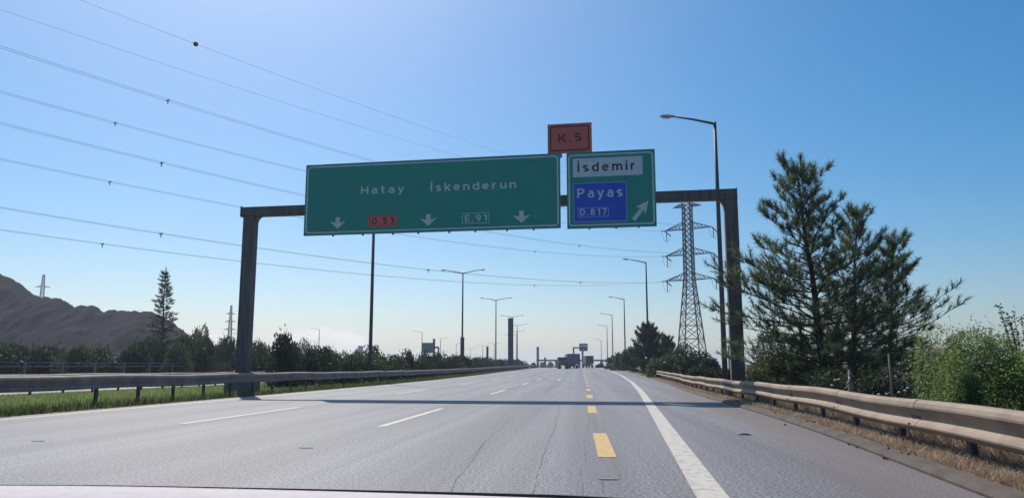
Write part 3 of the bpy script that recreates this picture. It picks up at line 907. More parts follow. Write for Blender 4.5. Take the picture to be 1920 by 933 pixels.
for d in np.arange(6.3, 40, 4.0):                                     # joints with bolts
    p = rpath([d])[0]
    pr_ = [(o - .006, z + (.004 if z > .6 else 0)) for o, z in railprof(.66, .40)][1:-1]
    o = MB().sweep(rpath([d - .2, d + .14]), pr_).build('splice', M_dusty, gr); md_ = o.modifiers.new('thick', 'SOLIDIFY'); md_.thickness = .008
    m = MB()
    for zz in (.61, .35):
        for dy in (-.11, .02):
            m.tube([(p[0] - .1 - (.0 if zz < .5 else -.025), d + dy, p[2] + zz), (p[0] - .06, d + dy, p[2] + zz - .01)], .016, 6)
    m.box((p[0] - .03, d - .05, p[2] + .45), (.012, .3, .05), -.12)
    m.build('joint_bolt', M_darksteel, gr)
lrail = lambda d: x_lat(-13.1, d)
guardrail('guardrail', 'grey steel guardrail along the near edge of the grassy median', lrail, 9.5, 225, .86, .36, [13.4, 15.4, 17.45] + [21.4 + 2.05 * k for k in range(0, 92)], 1, None, rmat=M_railgrey)
orail = lambda d: x_lat(-22.5, d)
guardrail('guardrail', 'thin guardrail on the far side of the median grass, beside the opposite road', orail, 18, 160, .80, .31, [20 + 2.05 * k for k in range(0, 60)], 1, None, rmat=M_railgrey)
# railing beyond the opposite carriageway
rl = tag(empty('metal_railing', (x_lat(-40, 40), 40, 0)), 'pale two rail railing on thin posts beyond the opposite road', 'railing')
ds = list(np.arange(36, 150, 6.0))
m = MB(); m.sweep([(x_lat(-40, d), d, rise(d)) for d in ds], [(-.03, 1.13), (.03, 1.13), (.03, 1.22), (-.03, 1.22)], True); m.build('lower_rail', M_galv, rl)
m = MB(); m.sweep([(x_lat(-40, d), d, rise(d)) for d in ds], [(-.03, 1.42), (.03, 1.42), (.03, 1.48), (-.03, 1.48)], True); m.build('top_rail', M_galv, rl)
for d in np.arange(40, 150, 4.1):
    MB().box((x_lat(-40, d) + .08, d, rise(d) + .66), (.1, .16, 1.6)).build('post', M_galv, rl)

# ------------------------------------------------------------------ street lamps
LH = 14.3
def lamp_head(p, d, root):
    """shoe-box lantern pointing along d"""
    d = Vector(d).normalized(); s = d.cross(UP).normalized(); u = s.cross(d)
    m = MB(); secs = [(-.08, .07, .05), (.05, .13, .075), (.35, .17, .085), (.62, .15, .06), (.72, .08, .03)]
    vs = []
    for a, w, h in secs:
        for k in range(10):
            t = 2 * math.pi * k / 10
            vs.append(p + d * a + s * (w * math.cos(t)) + u * (h * math.sin(t)))
    fs = [(i * 10 + k, i * 10 + (k + 1) % 10, (i + 1) * 10 + (k + 1) % 10, (i + 1) * 10 + k) for i in range(4) for k in range(10)]
    fs += [tuple(range(9, -1, -1)), tuple(40 + k for k in range(10))]
    m.add(vs, fs, True); h_ = m.build('lamp_head', M_head, root)
    q = p + d * .38 - u * .075
    m = MB(); vs = [q + d * a + s * b - u * c for c in (0, .03) for a, b in ((-.2, -.1), (.2, -.1), (.2, .1), (-.2, .1))]
    m.add(vs, [(0, 1, 2, 3), (7, 6, 5, 4), (0, 4, 5, 1), (1, 5, 6, 2), (2, 6, 7, 3), (3, 7, 4, 0)]); m.build('lens', M_lens, h_)
def make_lamp(double):
    root = empty('street_lamp', (0, 0, 0))
    MB().tube([(0, 0, -.1), (0, 0, 2.5), (0, 0, LH * .6), (0, 0, LH)], [.15, .14, .115, .085], 12).build('pole', M_pole, root)
    MB().box((0, 0, .04), (.5, .5, .06)).build('base_plate', M_pole, root)
    for s in ((-1, 1) if double else (-1,)):
        a = Vector((0, 0, LH - .1)); L = 2.5 if double else 2.25; up = .45
        b = Vector((s * L, 0, LH - .05 + up))
        MB().tube([a, a.lerp(b, .5) + Vector((0, 0, .03)), b], [.075, .06, .045], 8).build('arm', M_pole, root)
        lamp_head(b, (s, 0, .06), root)
    return root
single, double = make_lamp(False), make_lamp(True)
used = {'single': False, 'double': False}
def place_lamp(kind, x, y, label, group, rz=0.0, H=None):
    src = single if kind == 'single' else double
    o = src if not used[kind] else copy_tree(src)
    used[kind] = True
    o.location = (x, y, rise(y)); o.rotation_euler = (0, 0, rz)
    sc = (H or LH) / LH
    o.scale = (1, 1, sc) if sc > .5 else (sc, sc, sc)
    tag(o, label, 'street lamp', group)
    return o
def top_at(px, py, D):
    return at(px, py, D).z - rise(D)
# verge lamps: pole pixel, top pixel, distance
gv = 'single arm lamps along the kerb side'
order = ['tall near', 'second', 'third', 'fourth', 'fifth', 'sixth']
for i, (px, pt, D, bx) in enumerate([(1340, 229, 41.0, 1357), (1211, 491, 99, 1215), (1170, 560, 146, 1172), (1147.5, 590, 191, 1148), (1138, 611, 240, 1138.5), (1127, 637, 345, 1127)]):
    x = at(px, pt, D).x
    lb = ['nearest tall single arm lamp rising behind the gantry beam', 'single arm lamp next along the kerb after the gantry, before the bushy pine',
          'third single arm lamp along the kerb, beyond the bushy pine', 'fourth single arm lamp along the kerb', 'fifth single arm lamp along the kerb',
          'small faint sixth lamp of the kerb side row, over the end of the guardrail'][i]
    place_lamp('single', x, D, lb, gv, R(-6), top_at(px, pt, D))
gm = 'double arm lamps along the median'
for i, (px, pt, D) in enumerate([(703.5, 330, 58), (868, 511, 110), (930, 562, 156), (960, 593.5, 206), (970, 609.5, 250), (968.5, 621, 290), (958, 628, 345)]):
    x = at(px, pt, D).x
    lb = ['tall dark lamp pole disappearing behind the wide destination sign', 'second median lamp, the first whose two arms show fully', 'third lamp of the median row with two raised arms',
          'median lamp whose arms stand just over the tall grey column', 'fifth lamp of the median row, its pole beside the tall grey column', 'sixth lamp of the median row, small, behind the grey column',
          'last and faintest lamp of the median row, arms crossing behind the grey column'][i]
    place_lamp('double', x, D, lb, gm, R(-5), top_at(px, pt, D))
gf = 'lamps along the opposite road'
for i, (px, pt, D, kind, rz, lb) in enumerate([(599, 617, 245, 'single', 0, 'lone single arm lamp above the dark trees beyond the median'),
        (791.5, 622.5, 245, 'single', 0, 'single arm lamp in front of the back of a grey sign'),
        (826, 634, 290, 'single', math.pi, 'single arm lamp just past the back of the grey sign, arm away from it'),
        (855.5, 644, 350, 'single', math.pi, 'faint lamp just before the shorter grey column'),
        (882, 653.5, 420, 'double', 0, 'faint double arm lamp close after the shorter grey column'),
        (905, 648, 400, 'double', 0, 'faint double arm lamp beside the thin dark column'),
        (927, 644, 360, 'double', 0, 'faint double arm lamp whose pole stands beside the third median lamp'),
        (832.5, 659, 480, 'double', 0, 'tiny faint double arm lamp over the hedge behind the sign back')]):
    place_lamp(kind, at(px, pt, D).x, D, lb, gf, rz, top_at(px, pt, D))

# ------------------------------------------------------------------ columns and far gantries
def column(name, px, wpx, toppy, D, label, cat='column', mt=M_rust, ribs=True):
    p = at(px, toppy, D); w = wpx * D / FPX; z0 = rise(D) - .2; z1 = p.z
    root = tag(empty(name, (p.x, D, z0)), label, cat)
    MB().box((p.x, D, (z0 + z1) / 2), (w, w * .9, z1 - z0)).build('shaft', mt, root, bevel=w * .04)
    MB().box((p.x, D, z1 + .05), (w * 1.06, w * .96, .1)).build('cap', M_galv, root)
    m = MB()
    for k in range(1, 6):
        zz = z0 + (z1 - z0) * k / 6; m.box((p.x, D, zz), (w * 1.05, w * .95, .07))
    m.build('band', mt, root)
    MB().box((p.x, D, z0 + .25), (w * 1.7, w * 1.6, .6)).build('footing', M_concrete, root)
    return root
M_col = mat('column_grey', (.12, .125, .15), .8, var=(.1, .1, .125), vscale=1)
column('gantry_column', 957.5, 10, 597, 165, 'tall thick grey column standing in the median among the lamps', mt=M_col)
column('gantry_column', 867, 7, 633, 116, 'shorter grey column standing in front of the second median lamp pole', mt=M_col)
column('gantry_column', 914, 4, 650, 155, 'thin dark column rising from the hedge between two faint lamps', mt=M_col)
column('chimney', 1008.3, 4.5, 650, 420, 'slender dark chimney alone past the end of the median hedge', 'chimney', mt=M_col)
column('chimney', 1022, 3.6, 670, 430, 'stubby dark chimney among the far trees', 'chimney', mt=M_col)

# sign seen from behind on the opposite road
D = 222; A = at(791, 642, D); B = at(812, 661, D)
bs = tag(empty('sign_gantry', (at(813.5, 660, D).x, D, rise(D))), 'small gantry over the opposite road with the grey back of its sign showing', 'gantry')
MB().box(((A.x + B.x) / 2, D, (A.z + B.z) / 2), (B.x - A.x, .12, A.z - B.z)).build('sign_back', M_back, bs)
c0 = at(813.5, 637, D); MB().box((c0.x, D + .5, c0.z / 2 + .3), (.6, .6, c0.z + .2)).build('post', M_col, bs)
c1 = at(822, 653, D); MB().box((c1.x, D + .5, c1.z / 2 + .3), (.4, .4, c1.z + .2)).build('post', M_col, bs)
c2 = at(800, 653, D); MB().box(((c1.x + A.x) / 2, D + .5, c1.z + .35), (c1.x - A.x, .4, .5)).build('beam', M_col, bs)
# far green sign over our carriageway
D = 300; A = at(1086, 643.5, D); B = at(1102, 657.5, D)
fg = tag(empty('sign_gantry', (at(1092.5, 690, D).x, D, rise(D))), 'distant gantry on two posts, one under its green sign, beyond the lorries', 'gantry')
c1 = at(1092.5, 657, D); MB().box((c1.x, D + .5, c1.z / 2), (.7, .6, c1.z + 1)).build('post', M_col, fg)
c2 = at(1075.5, 651.5, D); MB().box((c2.x, D + .5, c2.z / 2), (.55, .5, c2.z)).build('post', M_col, fg)
MB().box(((c2.x + c1.x) / 2, D + .5, c2.z + .05), (c1.x - c2.x + .6, .45, .5)).build('beam', M_col, fg)
es = tag(empty('exit_sign', ((A.x + B.x) / 2, D, B.z)), 'small distant green sign on the far gantry above the lorries', 'road sign')
MB().box(((A.x + B.x) / 2, D, (A.z + B.z) / 2), (B.x - A.x, .15, A.z - B.z)).build('panel', mat('far_sign_green', (.008, .12, .1), .5), es)
MB().box(((A.x + B.x) / 2, D - .09, A.z - .85), ((B.x - A.x) * .78, .02, .75)).build('name_plate', M_signwhite, es)
m = MB(); x_, z_ = (A.x + B.x) / 2, B.z + .35
m.plate([(x_ - .12, z_ + .5), (x_ - .12, z_ + .25), (x_ - .35, z_ + .25), (x_, z_ - .05), (x_ + .35, z_ + .25), (x_ + .12, z_ + .25), (x_ + .12, z_ + .5)], Vector((0, D - .09, 0)), Vector((1, 0, 0)), UP, .02)
m.build('arrow', M_signwhite, es)
# overpass far ahead
D = 470; A = at(1040, 673.5, D); B = at(1150, 676.5, D)
ov = tag(empty('overpass', (at(1095, 690, D).x, D, -1)), 'faint flat overpass crossing the road far ahead behind the lorries', 'bridge')
MB().box(((A.x + B.x) / 2 + 4, D, (A.z + B.z) / 2), (B.x - A.x + 30, 9, A.z - B.z)).build('deck', M_concrete, ov)
for px in (1086, 1128):
    q = at(px, 680, D); MB().box((q.x, D, B.z / 2 - .5), (1.2, 6, B.z + 1)).build('pier', M_concrete, ov)

# ------------------------------------------------------------------ lorries ahead
def wheel(root, x, y, z, r, w, n=1):
    wb = MB().tube([(x - w / 2, y, z), (x + w / 2, y, z)], r, 14); o = wb.build('wheel', M_tyre, root)
    MB().tube([(x - w / 2 - .01, y, z), (x + w / 2 + .01, y, z)], r * .5, 10).build('rim', M_galv, o)
def lorry(name, x, D, label, kind, rz=0.0):
    z0 = rise(D); root = tag(empty(name, (x, D, z0)), label, 'lorry')
    L = 7.5 if kind == 'flat' else 12.5
    m = MB(); m.box((x - .4, D + L / 2, z0 + .95), (.2, L, .3)); m.box((x + .4, D + L / 2, z0 + .95), (.2, L, .3)); m.build('chassis', M_truckdark, root)
    for yy in ([1.2, 2.6, L - .8] if kind != 'flat' else [1.3, L - 1.0]):
        for s in (-1, 1): wheel(root, x + s * .95, D + yy, z0 + .5, .5, .5)
    MB().box((x, D + .2, z0 + .55), (2.3, .12, .16)).build('bumper', M_truckdark, root)
    for s in (-1, 1):
        MB().box((x + s * .95, D + .1, z0 + .85), (.3, .06, .15)).build('tail_lamp', M_tail, root)
        MB().box((x + s * .95, D + 1.2 - .75, z0 + .42), (.55, .03, .5)).build('mud_flap', M_tyre, root)
    if kind == 'flat':
        MB().box((x, D + 2.6, z0 + 1.2), (2.45, 5.2, .16)).build('load_bed', M_truckdark, root)
        MB().box((x, D + 2.4, z0 + 1.62), (2.3, 4.4, .66)).build('load', M_truckbrown, root, bevel=.12)
        MB().box((x, D + .02, z0 + 1.5), (2.45, .06, .45)).build('tailgate', M_truckbrown, root)
        m = MB().box((x, D + 6.3, z0 + 1.75), (2.3, 1.9, 1.7)); cb = m.build('cab', M_truckgrey, root, bevel=.15)
        MB().box((x, D + 5.33, z0 + 2.2), (1.5, .03, .5)).build('rear_window', M_glass, cb)
        MB().box((x, D + 5.1, z0 + 2.7), (2.5, .12, .4)).build('headboard', M_truckdark, root)
        for s in (-1, 1): MB().box((x + s * 1.2, D + 5.1, z0 + 2.0), (.1, .1, 1.4)).build('headboard_post', M_truckdark, root)
    else:
        bm, col_ = (3.95, M_trailer) if kind == 'box' else (3.85, M_truckbrown)
        bw = 3.4 if kind == 'box' else 2.5
        MB().box((x, D + 5.5, z0 + (bm + 1.15) / 2), (bw, 11, bm - 1.15)).build('cargo_box', col_, root, bevel=.04)
        fr = MB()
        for s in (-1, 1): fr.box((x + s * (bw / 2 - .06), D - .02, z0 + (bm + 1.15) / 2), (.1, .05, bm - 1.2))
        fr.box((x, D - .02, z0 + bm - .08), (bw - .24, .05, .12)); fr.box((x, D - .02, z0 + 1.24), (bw - .24, .05, .14)); fr.build('door_frame', M_truckdark, root)
        for s in (-.5, .5):
            MB().tube([(x + s, D - .03, z0 + 1.3), (x + s, D - .03, z0 + bm - .15)], .025, 6).build('lock_bar', M_galv, root)
        MB().box((x, D + 12.2, z0 + 1.7), (2.3, 1.8, 2.2)).build('cab', M_truckdark, root, bevel=.12)
    return root
lorry('flatbed_lorry', at(1057.5, 688, 190).x, 190, 'dark flatbed lorry with a brown load, nearest of the vehicles ahead', 'flat')
lorry('box_lorry', at(1076, 688, 212).x, 212, 'large blue grey box lorry just past the flatbed lorry', 'box')
lorry('box_lorry', at(1106, 688, 252).x, 252, 'tall dark brown lorry in the lane beside the white edge line', 'tarp')

# ------------------------------------------------------------------ pylons and conductors
def lattice(root, base, rz, segs, arms, w, mt, bars='body'):
    """square lattice tower: segs = [(z, half width)], arms = [(z, half length, depth)]"""
    cs, sn = math.cos(rz), math.sin(rz)
    def P(u, v, z): return Vector((base[0] + u * cs - v * sn, base[1] + u * sn + v * cs, base[2] + z))
    cor = ((-1, -1), (1, -1), (1, 1), (-1, 1))
    def hw(z): return float(np.interp(z, [s[0] for s in segs], [s[1] for s in segs]))
    legs, br = MB(), MB()
    for c_ in cor:
        l_ = MB(); l_.tube([P(c_[0] * h, c_[1] * h, z) for z, h in segs], w, 4, False, math.pi / 4); l_.build('leg', mt, root)
    z = 0
    while z < segs[-1][0] - .4:
        h = hw(z); dz = max(1.1, h * 1.35); z2 = min(segs[-1][0], z + dz); h2 = hw(z2)
        for i in range(4):
            a, b = cor[i], cor[(i + 1) % 4]
            br.bar(P(a[0] * h, a[1] * h, z), P(b[0] * h2, b[1] * h2, z2), w * .75); br.bar(P(b[0] * h, b[1] * h, z), P(a[0] * h2, a[1] * h2, z2), w * .75)
            if h > 1.6 or True: br.bar(P(a[0] * h2, a[1] * h2, z2), P(b[0] * h2, b[1] * h2, z2), w * .7)
        z = z2
    br.build('bracing', mt, root)
    tips = []
    for z, hl, dp in arms:
        for s in (-1, 1):
            am = MB(); h = hw(z); tip = P(s * hl, 0, z)
            for v in (-1, 1):
                for zz in (z, z + dp):
                    am.bar(P(s * hw(zz), v * hw(zz), zz), tip, w * .8)
                for k in range(1, 5):
                    f = k / 5; f2 = (k - 1) / 5
                    lo = P(s * h, v * h, z).lerp(tip, f); hi = P(s * hw(z + dp), v * hw(z + dp), z + dp).lerp(tip, f2)
                    am.bar(lo, hi, w * .55)
            for k in range(0, 5):
                f = k / 5; am.bar(P(s * h, -h, z).lerp(tip, f), P(s * h, h, z).lerp(tip, f), w * .55)
            am.build('cross_arm', mt, root)
            tips.append(tip)
    return tips
PD = 190.0
pb = at(1292, 500, PD); pyb = (pb.x, PD, rise(PD) - .6)
zz = lambda py: at(1289, py, PD).z - pyb[2]
RZ = math.atan2(-.52, .854)
py_ = tag(empty('power_pylon', pyb), 'large steel lattice pylon with three tiers of arms behind the verge trees', 'pylon')
zw = zz(519)
tips = lattice(py_, pyb, RZ, [(0, 3.1), (zw, 1.05), (zz(381), .95)], [(zz(524), 6.2, 1.7), (zz(477), 6.0, 1.7), (zz(429), 6.0, 1.7), (zz(380.5) - .9, 3.6, .8)], .175, M_lattice)
# conductors: each wire lies in the vertical plane of its circuit and is fitted to a parabola
QR, QL = Vector((-37.7, 57.0, 0)), Vector((-44.7, 67.5, 0))
wire_px = {
 0: ([(0, 430), (192, 457), (350, 478), (700, 515), (1000, 535), (1200, 528)], 'L'),
 1: ([(0, 387), (302, 439), (475, 465), (700, 495), (1000, 520)], 'R'),
 2: ([(0, 297), (206, 341), (440, 388), (770, 441), (1000, 470)], 'L'),
 3: ([(0, 230), (303, 306), (570, 367), (925, 437), (1085, 457)], 'R'),
 4: ([(0, 172), (216, 231), (570, 320)], 'L'),
 5: ([(0, 88), (315, 188), (685, 298)], 'R'),
 6: ([(0, 22), (345, 128), (520, 183), (800, 282)], 'L'),
 7: ([(150, 0), (367, 83), (700, 205), (905, 275)], 'R')}
spacer_px = {0: [192, 697, 1002], 1: [302, 803, 1088], 2: [206, 1003], 3: [303, 1086], 4: [216], 5: [315], 6: [], 7: []}
names = {0: 'lowest twin conductor of the far circuit, just above the tree tops', 1: 'lowest twin conductor of the near circuit, passing below the destination sign',
         2: 'middle twin conductor of the far circuit, meeting the gantry at its corner', 3: 'middle twin conductor of the near circuit, crossing half way up the sky',
         4: 'top twin conductor of the far circuit, running behind the destination sign', 5: 'top twin conductor of the near circuit, touching the upper edge of the destination sign',
         6: 'thin bare earth wire without a ball, above the twin conductors', 7: 'thin earth wire carrying a dark marker ball, highest of all the wires'}
strings = MB()
for i in range(8):
    pts, cir = wire_px[i]
    tip = tips[i]
    Q = QL if cir == 'L' else QR
    if i >= 6: Q = Vector((-41.0, 62.0, 0)) + Vector((.854, -.52, 0)) * (-3.4 if cir == 'L' else 3.4)
    dirv = Vector((Q.x - tip.x, Q.y - tip.y, 0)); Lh = dirv.length; dirv.normalize()
    ts, zs, ws = [0.0], [tip.z], [4.0]
    for px, py in pts:
        q = on_wall(px, py, (tip.x, tip.y), (Q.x, Q.y)); t = (Vector((q.x, q.y, 0)) - Vector((tip.x, tip.y, 0))).dot(dirv)
        ts.append(t); zs.append(q.z); ws.append(1.0 / (.02 * (q.y + 5)))
    co = np.polyfit(ts, zs, 2, w=ws)
    if i < 6: co[2] = tip.z
    if co[0] < 0: print('wire', i, 'curves down', co)
    ext = Lh + 50
    st = 2.2 if i < 6 else 0.0
    tt = np.linspace(st, ext, 60)
    zf = lambda t: float(np.polyval(co, t))
    Pt = lambda t, o=0.0: Vector((tip.x + dirv.x * t - dirv.y * o, tip.y + dirv.y * t + dirv.x * o, zf(t)))
    root = tag(empty('power_line', Pt(ext)), names[i], 'power line', 'conductors from the large pylon')
    if i < 6:
        for o in (-.24, .24):
            MB().tube([Pt(t, o) for t in tt], .013, 5, cap=False).build('conductor', M_wire, root)
        for px in spacer_px[i]:
            q = on_wall(px, np.interp(px, [p[0] for p in pts], [p[1] for p in pts]), (tip.x, tip.y), (Q.x, Q.y))
            t = (Vector((q.x, q.y, 0)) - Vector((tip.x, tip.y, 0))).dot(dirv)
            m = MB(); a, b = Pt(t, -.26), Pt(t, .26); m.tube([a, b], .05, 6); m.tube([a.lerp(b, .5), a.lerp(b, .5) - UP * .35], .05, 6); m.build('spacer', M_insul, root)
        # tension strings, jumper loop and hanging string at the arm tip
        ins = MB()
        ins.tube([tip, Pt(2.2)], .11, 7)
        far = tip + Vector((.75, .66, 0)).normalized() * 2.3 - UP * 1.0
        ins.tube([tip, far], .15, 7)
        hp = tip - UP * 2.6 + Vector((.5, .3, 0)); ins.tube([tip + Vector((.5, .3, -.1)), hp], .1, 7)
        ins.build('insulator', M_insul, py_)
        jp = [Pt(2.2).lerp(hp, k / 5) - UP * (.9 * math.sin(math.pi * k / 5)) for k in range(6)] + [hp.lerp(far, k / 5) - UP * (.9 * math.sin(math.pi * k / 5)) for k in range(1, 6)]
        MB().tube(jp, .035, 5, cap=False).build('jumper', M_wire, py_)
        e2 = Vector((150, 420, 22 + (tip.z - 20) * .7)); 
    else:
        MB().tube([Pt(t) for t in tt], .011, 5, cap=False).build('conductor', M_wire, root)
        if i == 7:
            q = on_wall(367, 83, (tip.x, tip.y), (Q.x, Q.y)); t = (Vector((q.x, q.y, 0)) - Vector((tip.x, tip.y, 0))).dot(dirv)
            cc = Pt(t); pr = [(.24 * math.sin(math.pi * k / 10) + .001, -.24 * math.cos(math.pi * k / 10)) for k in range(11)]
            mb_ = MB().lathe(cc, pr, 14).build('marker_ball', M_ball, root)
# small far pylons
def far_pylon(px, pt, pbase, D, label, rz, wtop=.8, hmul=1.0):
    b = at(px, pt, D); t = b; z0 = rise(D) - .5; H = t.z - z0
    r_ = tag(empty('power_pylon', (b.x, D, z0)), label, 'pylon', 'small far pylons')
    lattice(r_, (b.x, D, z0), rz, [(0, H * .06), (H * .55, H * .025), (H * .99, H * .009)], [(H * .62, H * .095, H * .02), (H * .74, H * .085, H * .02), (H * .86, H * .07, H * .02)], .15, M_farlattice)
far_pylon(82.5, 513, 600, 420, 'small pale pylon peeping over the ridge of the spoil heap', .4)
far_pylon(434, 571, 640, 380, 'small pale pylon standing beside the gantry post over the far trees', .2)
far_pylon(388, 611, 640, 520, 'tiny faint pylon among the tree tops near the foot of the heap', .9)

# ------------------------------------------------------------------ trees and shrubs on the kerb side
def bz(px, D): return (at(px, 690, D).x, D, rise(D) - .12)
def pine_len(H, W_, pw=.8):
    return lambda t: W_ * (min(1.0, (t + .12) * 2.6)) * (1 - t) ** pw + .25
sideA = lambda a, t: 1.0 + .08 * math.cos(a - math.pi) * (1 if t < .75 else .2)
pA = bz(1546, 26.5); HA = at(1500, 322, 26.5).z - pA[2]
pine('pine_tree', pA, HA, .16, (-.55, .1), 25, lambda t: float(np.interp(t, [0, .15, .32, .5, .57, .64, .75, .88, 1], [2.4, 2.7, 3.2, 3.1, 2.3, 1.6, 1.4, 1.2, .6])), lambda t: -.05 + .2 * t + .75 * t * t, 19, .25, .0095, M_needle,
     'tallest pine on the verge, ragged and leaning over the guardrail by the gantry post', group='pines on the verge', zlow=.06, per=6, dens=5.8, curl=.5, seed=3, side=sideA, twigr=.6)
pB = bz(1600, 28.0); HB = at(1622, 398, 28).z - pB[2]
pine('pine_tree', pB, HB, .1, (.55, .1), 17, lambda t: float(np.interp(t, [0, .2, .5, .75, .9, 1], [1.7, 2.3, 1.9, 1.2, .7, .35])), lambda t: -.02 + .2 * t + .7 * t * t, 19, .25, .0095, M_needle,
     'middle pine of the clump, shorter than the tallest and close against its flank', group='pines on the verge', zlow=.1, per=6, dens=4.8, curl=.55, seed=11, twigr=.6)
pC = bz(1667, 29.0); HC = at(1692, 448, 29).z - pC[2]
pine('pine_tree', pC, HC, .09, (.55, .0), 15, lambda t: float(np.interp(t, [0, .2, .5, .72, .9, 1], [1.3, 2.2, 1.9, 1.1, .6, .3])), lambda t: -.02 + .25 * t + .6 * t * t, 19, .25, .0095, M_needle,
     'shortest pine of the clump, sparse and spreading beside the bright green shrub', group='pines on the verge', zlow=.14, per=6, dens=4.4, curl=.6, seed=23, twigr=.6, side=lambda a, t: 1.0 + .22 * math.cos(a))
# shrubs under and beside the pines
def bush_px(name, px, toppy, D, wpx, n, L, Wd, mt, label, seed, cat='bush', lumps=9, group=None, ry=None, up=.2, spike=0.0):
    b = bz(px, D); rx = wpx * D / FPX / 2
    h = at(px, toppy, D).z - b[2]
    return shrub(name, b, rx, ry or rx * .9, h, n, L, Wd, mt, label, cat, group, lumps, seed, up, 0.0, .03 + .006 * h, spike)
bush_px('leafy_shrub', 1862, 600, 16.5, 225, 34000, .075, .013, M_bright, 'bright fresh green shrub with narrow leaves behind the near guardrail', 5, lumps=16, up=-.2, ry=1.5, spike=.25)
bush_px('leafy_shrub', 1965, 578, 15.5, 200, 14000, .075, .013, M_bright, 'bright green shrub at the edge of the photo, taller than its neighbour', 6, lumps=12, up=-.2, ry=1.4, spike=.25)
bush_px('leafy_shrub', 1798, 648, 15.0, 100, 9000, .07, .012, M_bright, 'low bright green shoot at the foot of the fresh green shrub', 8, lumps=8, up=-.1, spike=.2)
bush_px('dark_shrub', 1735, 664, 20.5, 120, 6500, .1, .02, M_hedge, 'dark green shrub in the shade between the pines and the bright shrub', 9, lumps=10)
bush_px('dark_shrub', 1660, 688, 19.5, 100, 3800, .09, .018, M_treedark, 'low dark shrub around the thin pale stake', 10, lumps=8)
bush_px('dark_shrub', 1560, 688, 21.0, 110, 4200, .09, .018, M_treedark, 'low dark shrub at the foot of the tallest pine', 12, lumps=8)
bush_px('olive_shrub', 1462, 612, 29.0, 150, 9000, .14, .022, M_treemid, 'olive green shrub under the tallest pine, on its gantry side', 13, lumps=10)
bush_px('olive_shrub', 1432, 668, 33, 70, 3800, .14, .022, M_treemid, 'small olive green shrub just past the gantry post', 14, lumps=8)
# sapling with loose leaves
sp = tag(empty('sapling', bz(1900, 17.5)), 'leafy sapling with sparse dark leaves rising behind the bright shrubs', 'sapling')
rr = random.Random(3); st = MB(); lv = []
for k in range(9):
    tx, ty = rr.uniform(1868, 1960), rr.uniform(560, 612)
    a = Vector(bz(1912, 17.5)); b = at(tx, ty, 17.5 + rr.uniform(-.4, .4)); mid = a.lerp(b, .6) + Vector((.12, 0, .1))
    pts = [a.lerp(mid, f).lerp(mid.lerp(b, f), f) for f in np.linspace(0, 1, 12)]
    st.tube(pts, [.016 * (1 - f) + .004 for f in np.linspace(0, 1, 12)], 5, cap=False)
    for q in pts[5:]:
        for _ in range(6):
            p0 = q + Vector((rr.gauss(0, .05), rr.gauss(0, .05), rr.gauss(0, .04))); d = Vector((rr.gauss(0, 1), rr.gauss(0, 1), rr.gauss(-.2, .7))).normalized(); s = d.cross(Vector((rr.gauss(0, 1), rr.gauss(0, 1), rr.gauss(0, 1)))).normalized()
            l_ = rr.uniform(.06, .1); lv += [p0, p0 + d * l_ * .5 + s * .022, p0 + d * l_, p0 + d * l_ * .5 - s * .022]
st.build('stem', M_twig, sp); np_mesh('crown', [tuple(q) for q in lv], 4, M_sprig, sp)
# dead stem and pale stake, white flower heads
q = bz(1668, 18.6); p1 = at(1666, 663, 18.6)
s_ = MB().tube([q, ((q[0] + p1.x) / 2 + .02, 18.6, .5), p1], [.035, .03, .02], 7).build('wooden_stake', M_dead, None, q); tag(s_, 'thin pale wooden stake standing upright among the dark shrubs', 'stake')
q = bz(1591, 19.0); p1 = at(1592, 692, 19.0)
ds_ = tag(empty('dead_plant', q), 'pale dried plant stump under the pines near the guardrail', 'plant')
MB().tube([q, (q[0] + .01, 19, .35), p1], [.08, .06, .03], 7).build('stem', M_dead, ds_)
m = MB()
for k in range(7):
    a = k * .9; z = .35 + .1 * k; m.tube([(q[0], 19, z), (q[0] + .13 * math.cos(a), 19 + .13 * math.sin(a), z - .1)], [.03, .012], 5)
m.build('dry_leaves', M_dead, ds_)
fw = tag(empty('flowering_weed', bz(1640, 17.6)), 'wild weed with small round white flower heads beside the guardrail', 'plant')
m, m2 = MB(), MB()
for px, py in ((1648, 739), (1663, 738), (1686, 735), (1697, 732), (1702, 727), (1566, 712), (1573, 711), (1560, 722)):
    p1 = at(px, py, 17.6); m2.tube([(p1.x + .03, 17.6, -.1), p1], .006, 4, cap=False); m.lathe(p1, [(.004, -.02), (.03, -.008), (.038, .005), (.025, .02), (.004, .025)], 8)
m2.build('stem', M_twig, fw); m.build('flower_head', M_flower, fw)

# clump of pines and shrubs beyond the gantry
pD = bz(1219, 96); HD = at(1214, 611, 96).z - pD[2]
pine('pine_tree', pD, HD, .16, (-.3, 0), 13, lambda t: float(np.interp(t, [0, .25, .55, .8, 1], [2.6, 3.0, 2.3, 1.3, .4])), lambda t: .25 + .7 * t, 12, .36, .028, M_needledark,
     'bushy dark pine behind the second kerb side lamp', group='trees beyond the gantry', zlow=.05, per=8, dens=5.5, curl=.7, seed=31)
pE = bz(1247, 104); HE = at(1243, 634, 104).z - pE[2]
pine('pine_tree', pE, HE, .13, (.2, 0), 11, lambda t: float(np.interp(t, [0, .3, .7, 1], [2.3, 2.5, 1.5, .4])), lambda t: .25 + .7 * t, 12, .36, .028, M_needledark,
     'dark pine partly behind the bushy one, next to the pylon foot', group='trees beyond the gantry', zlow=.05, per=8, dens=5, curl=.7, seed=37)
cl = 'trees beyond the gantry'
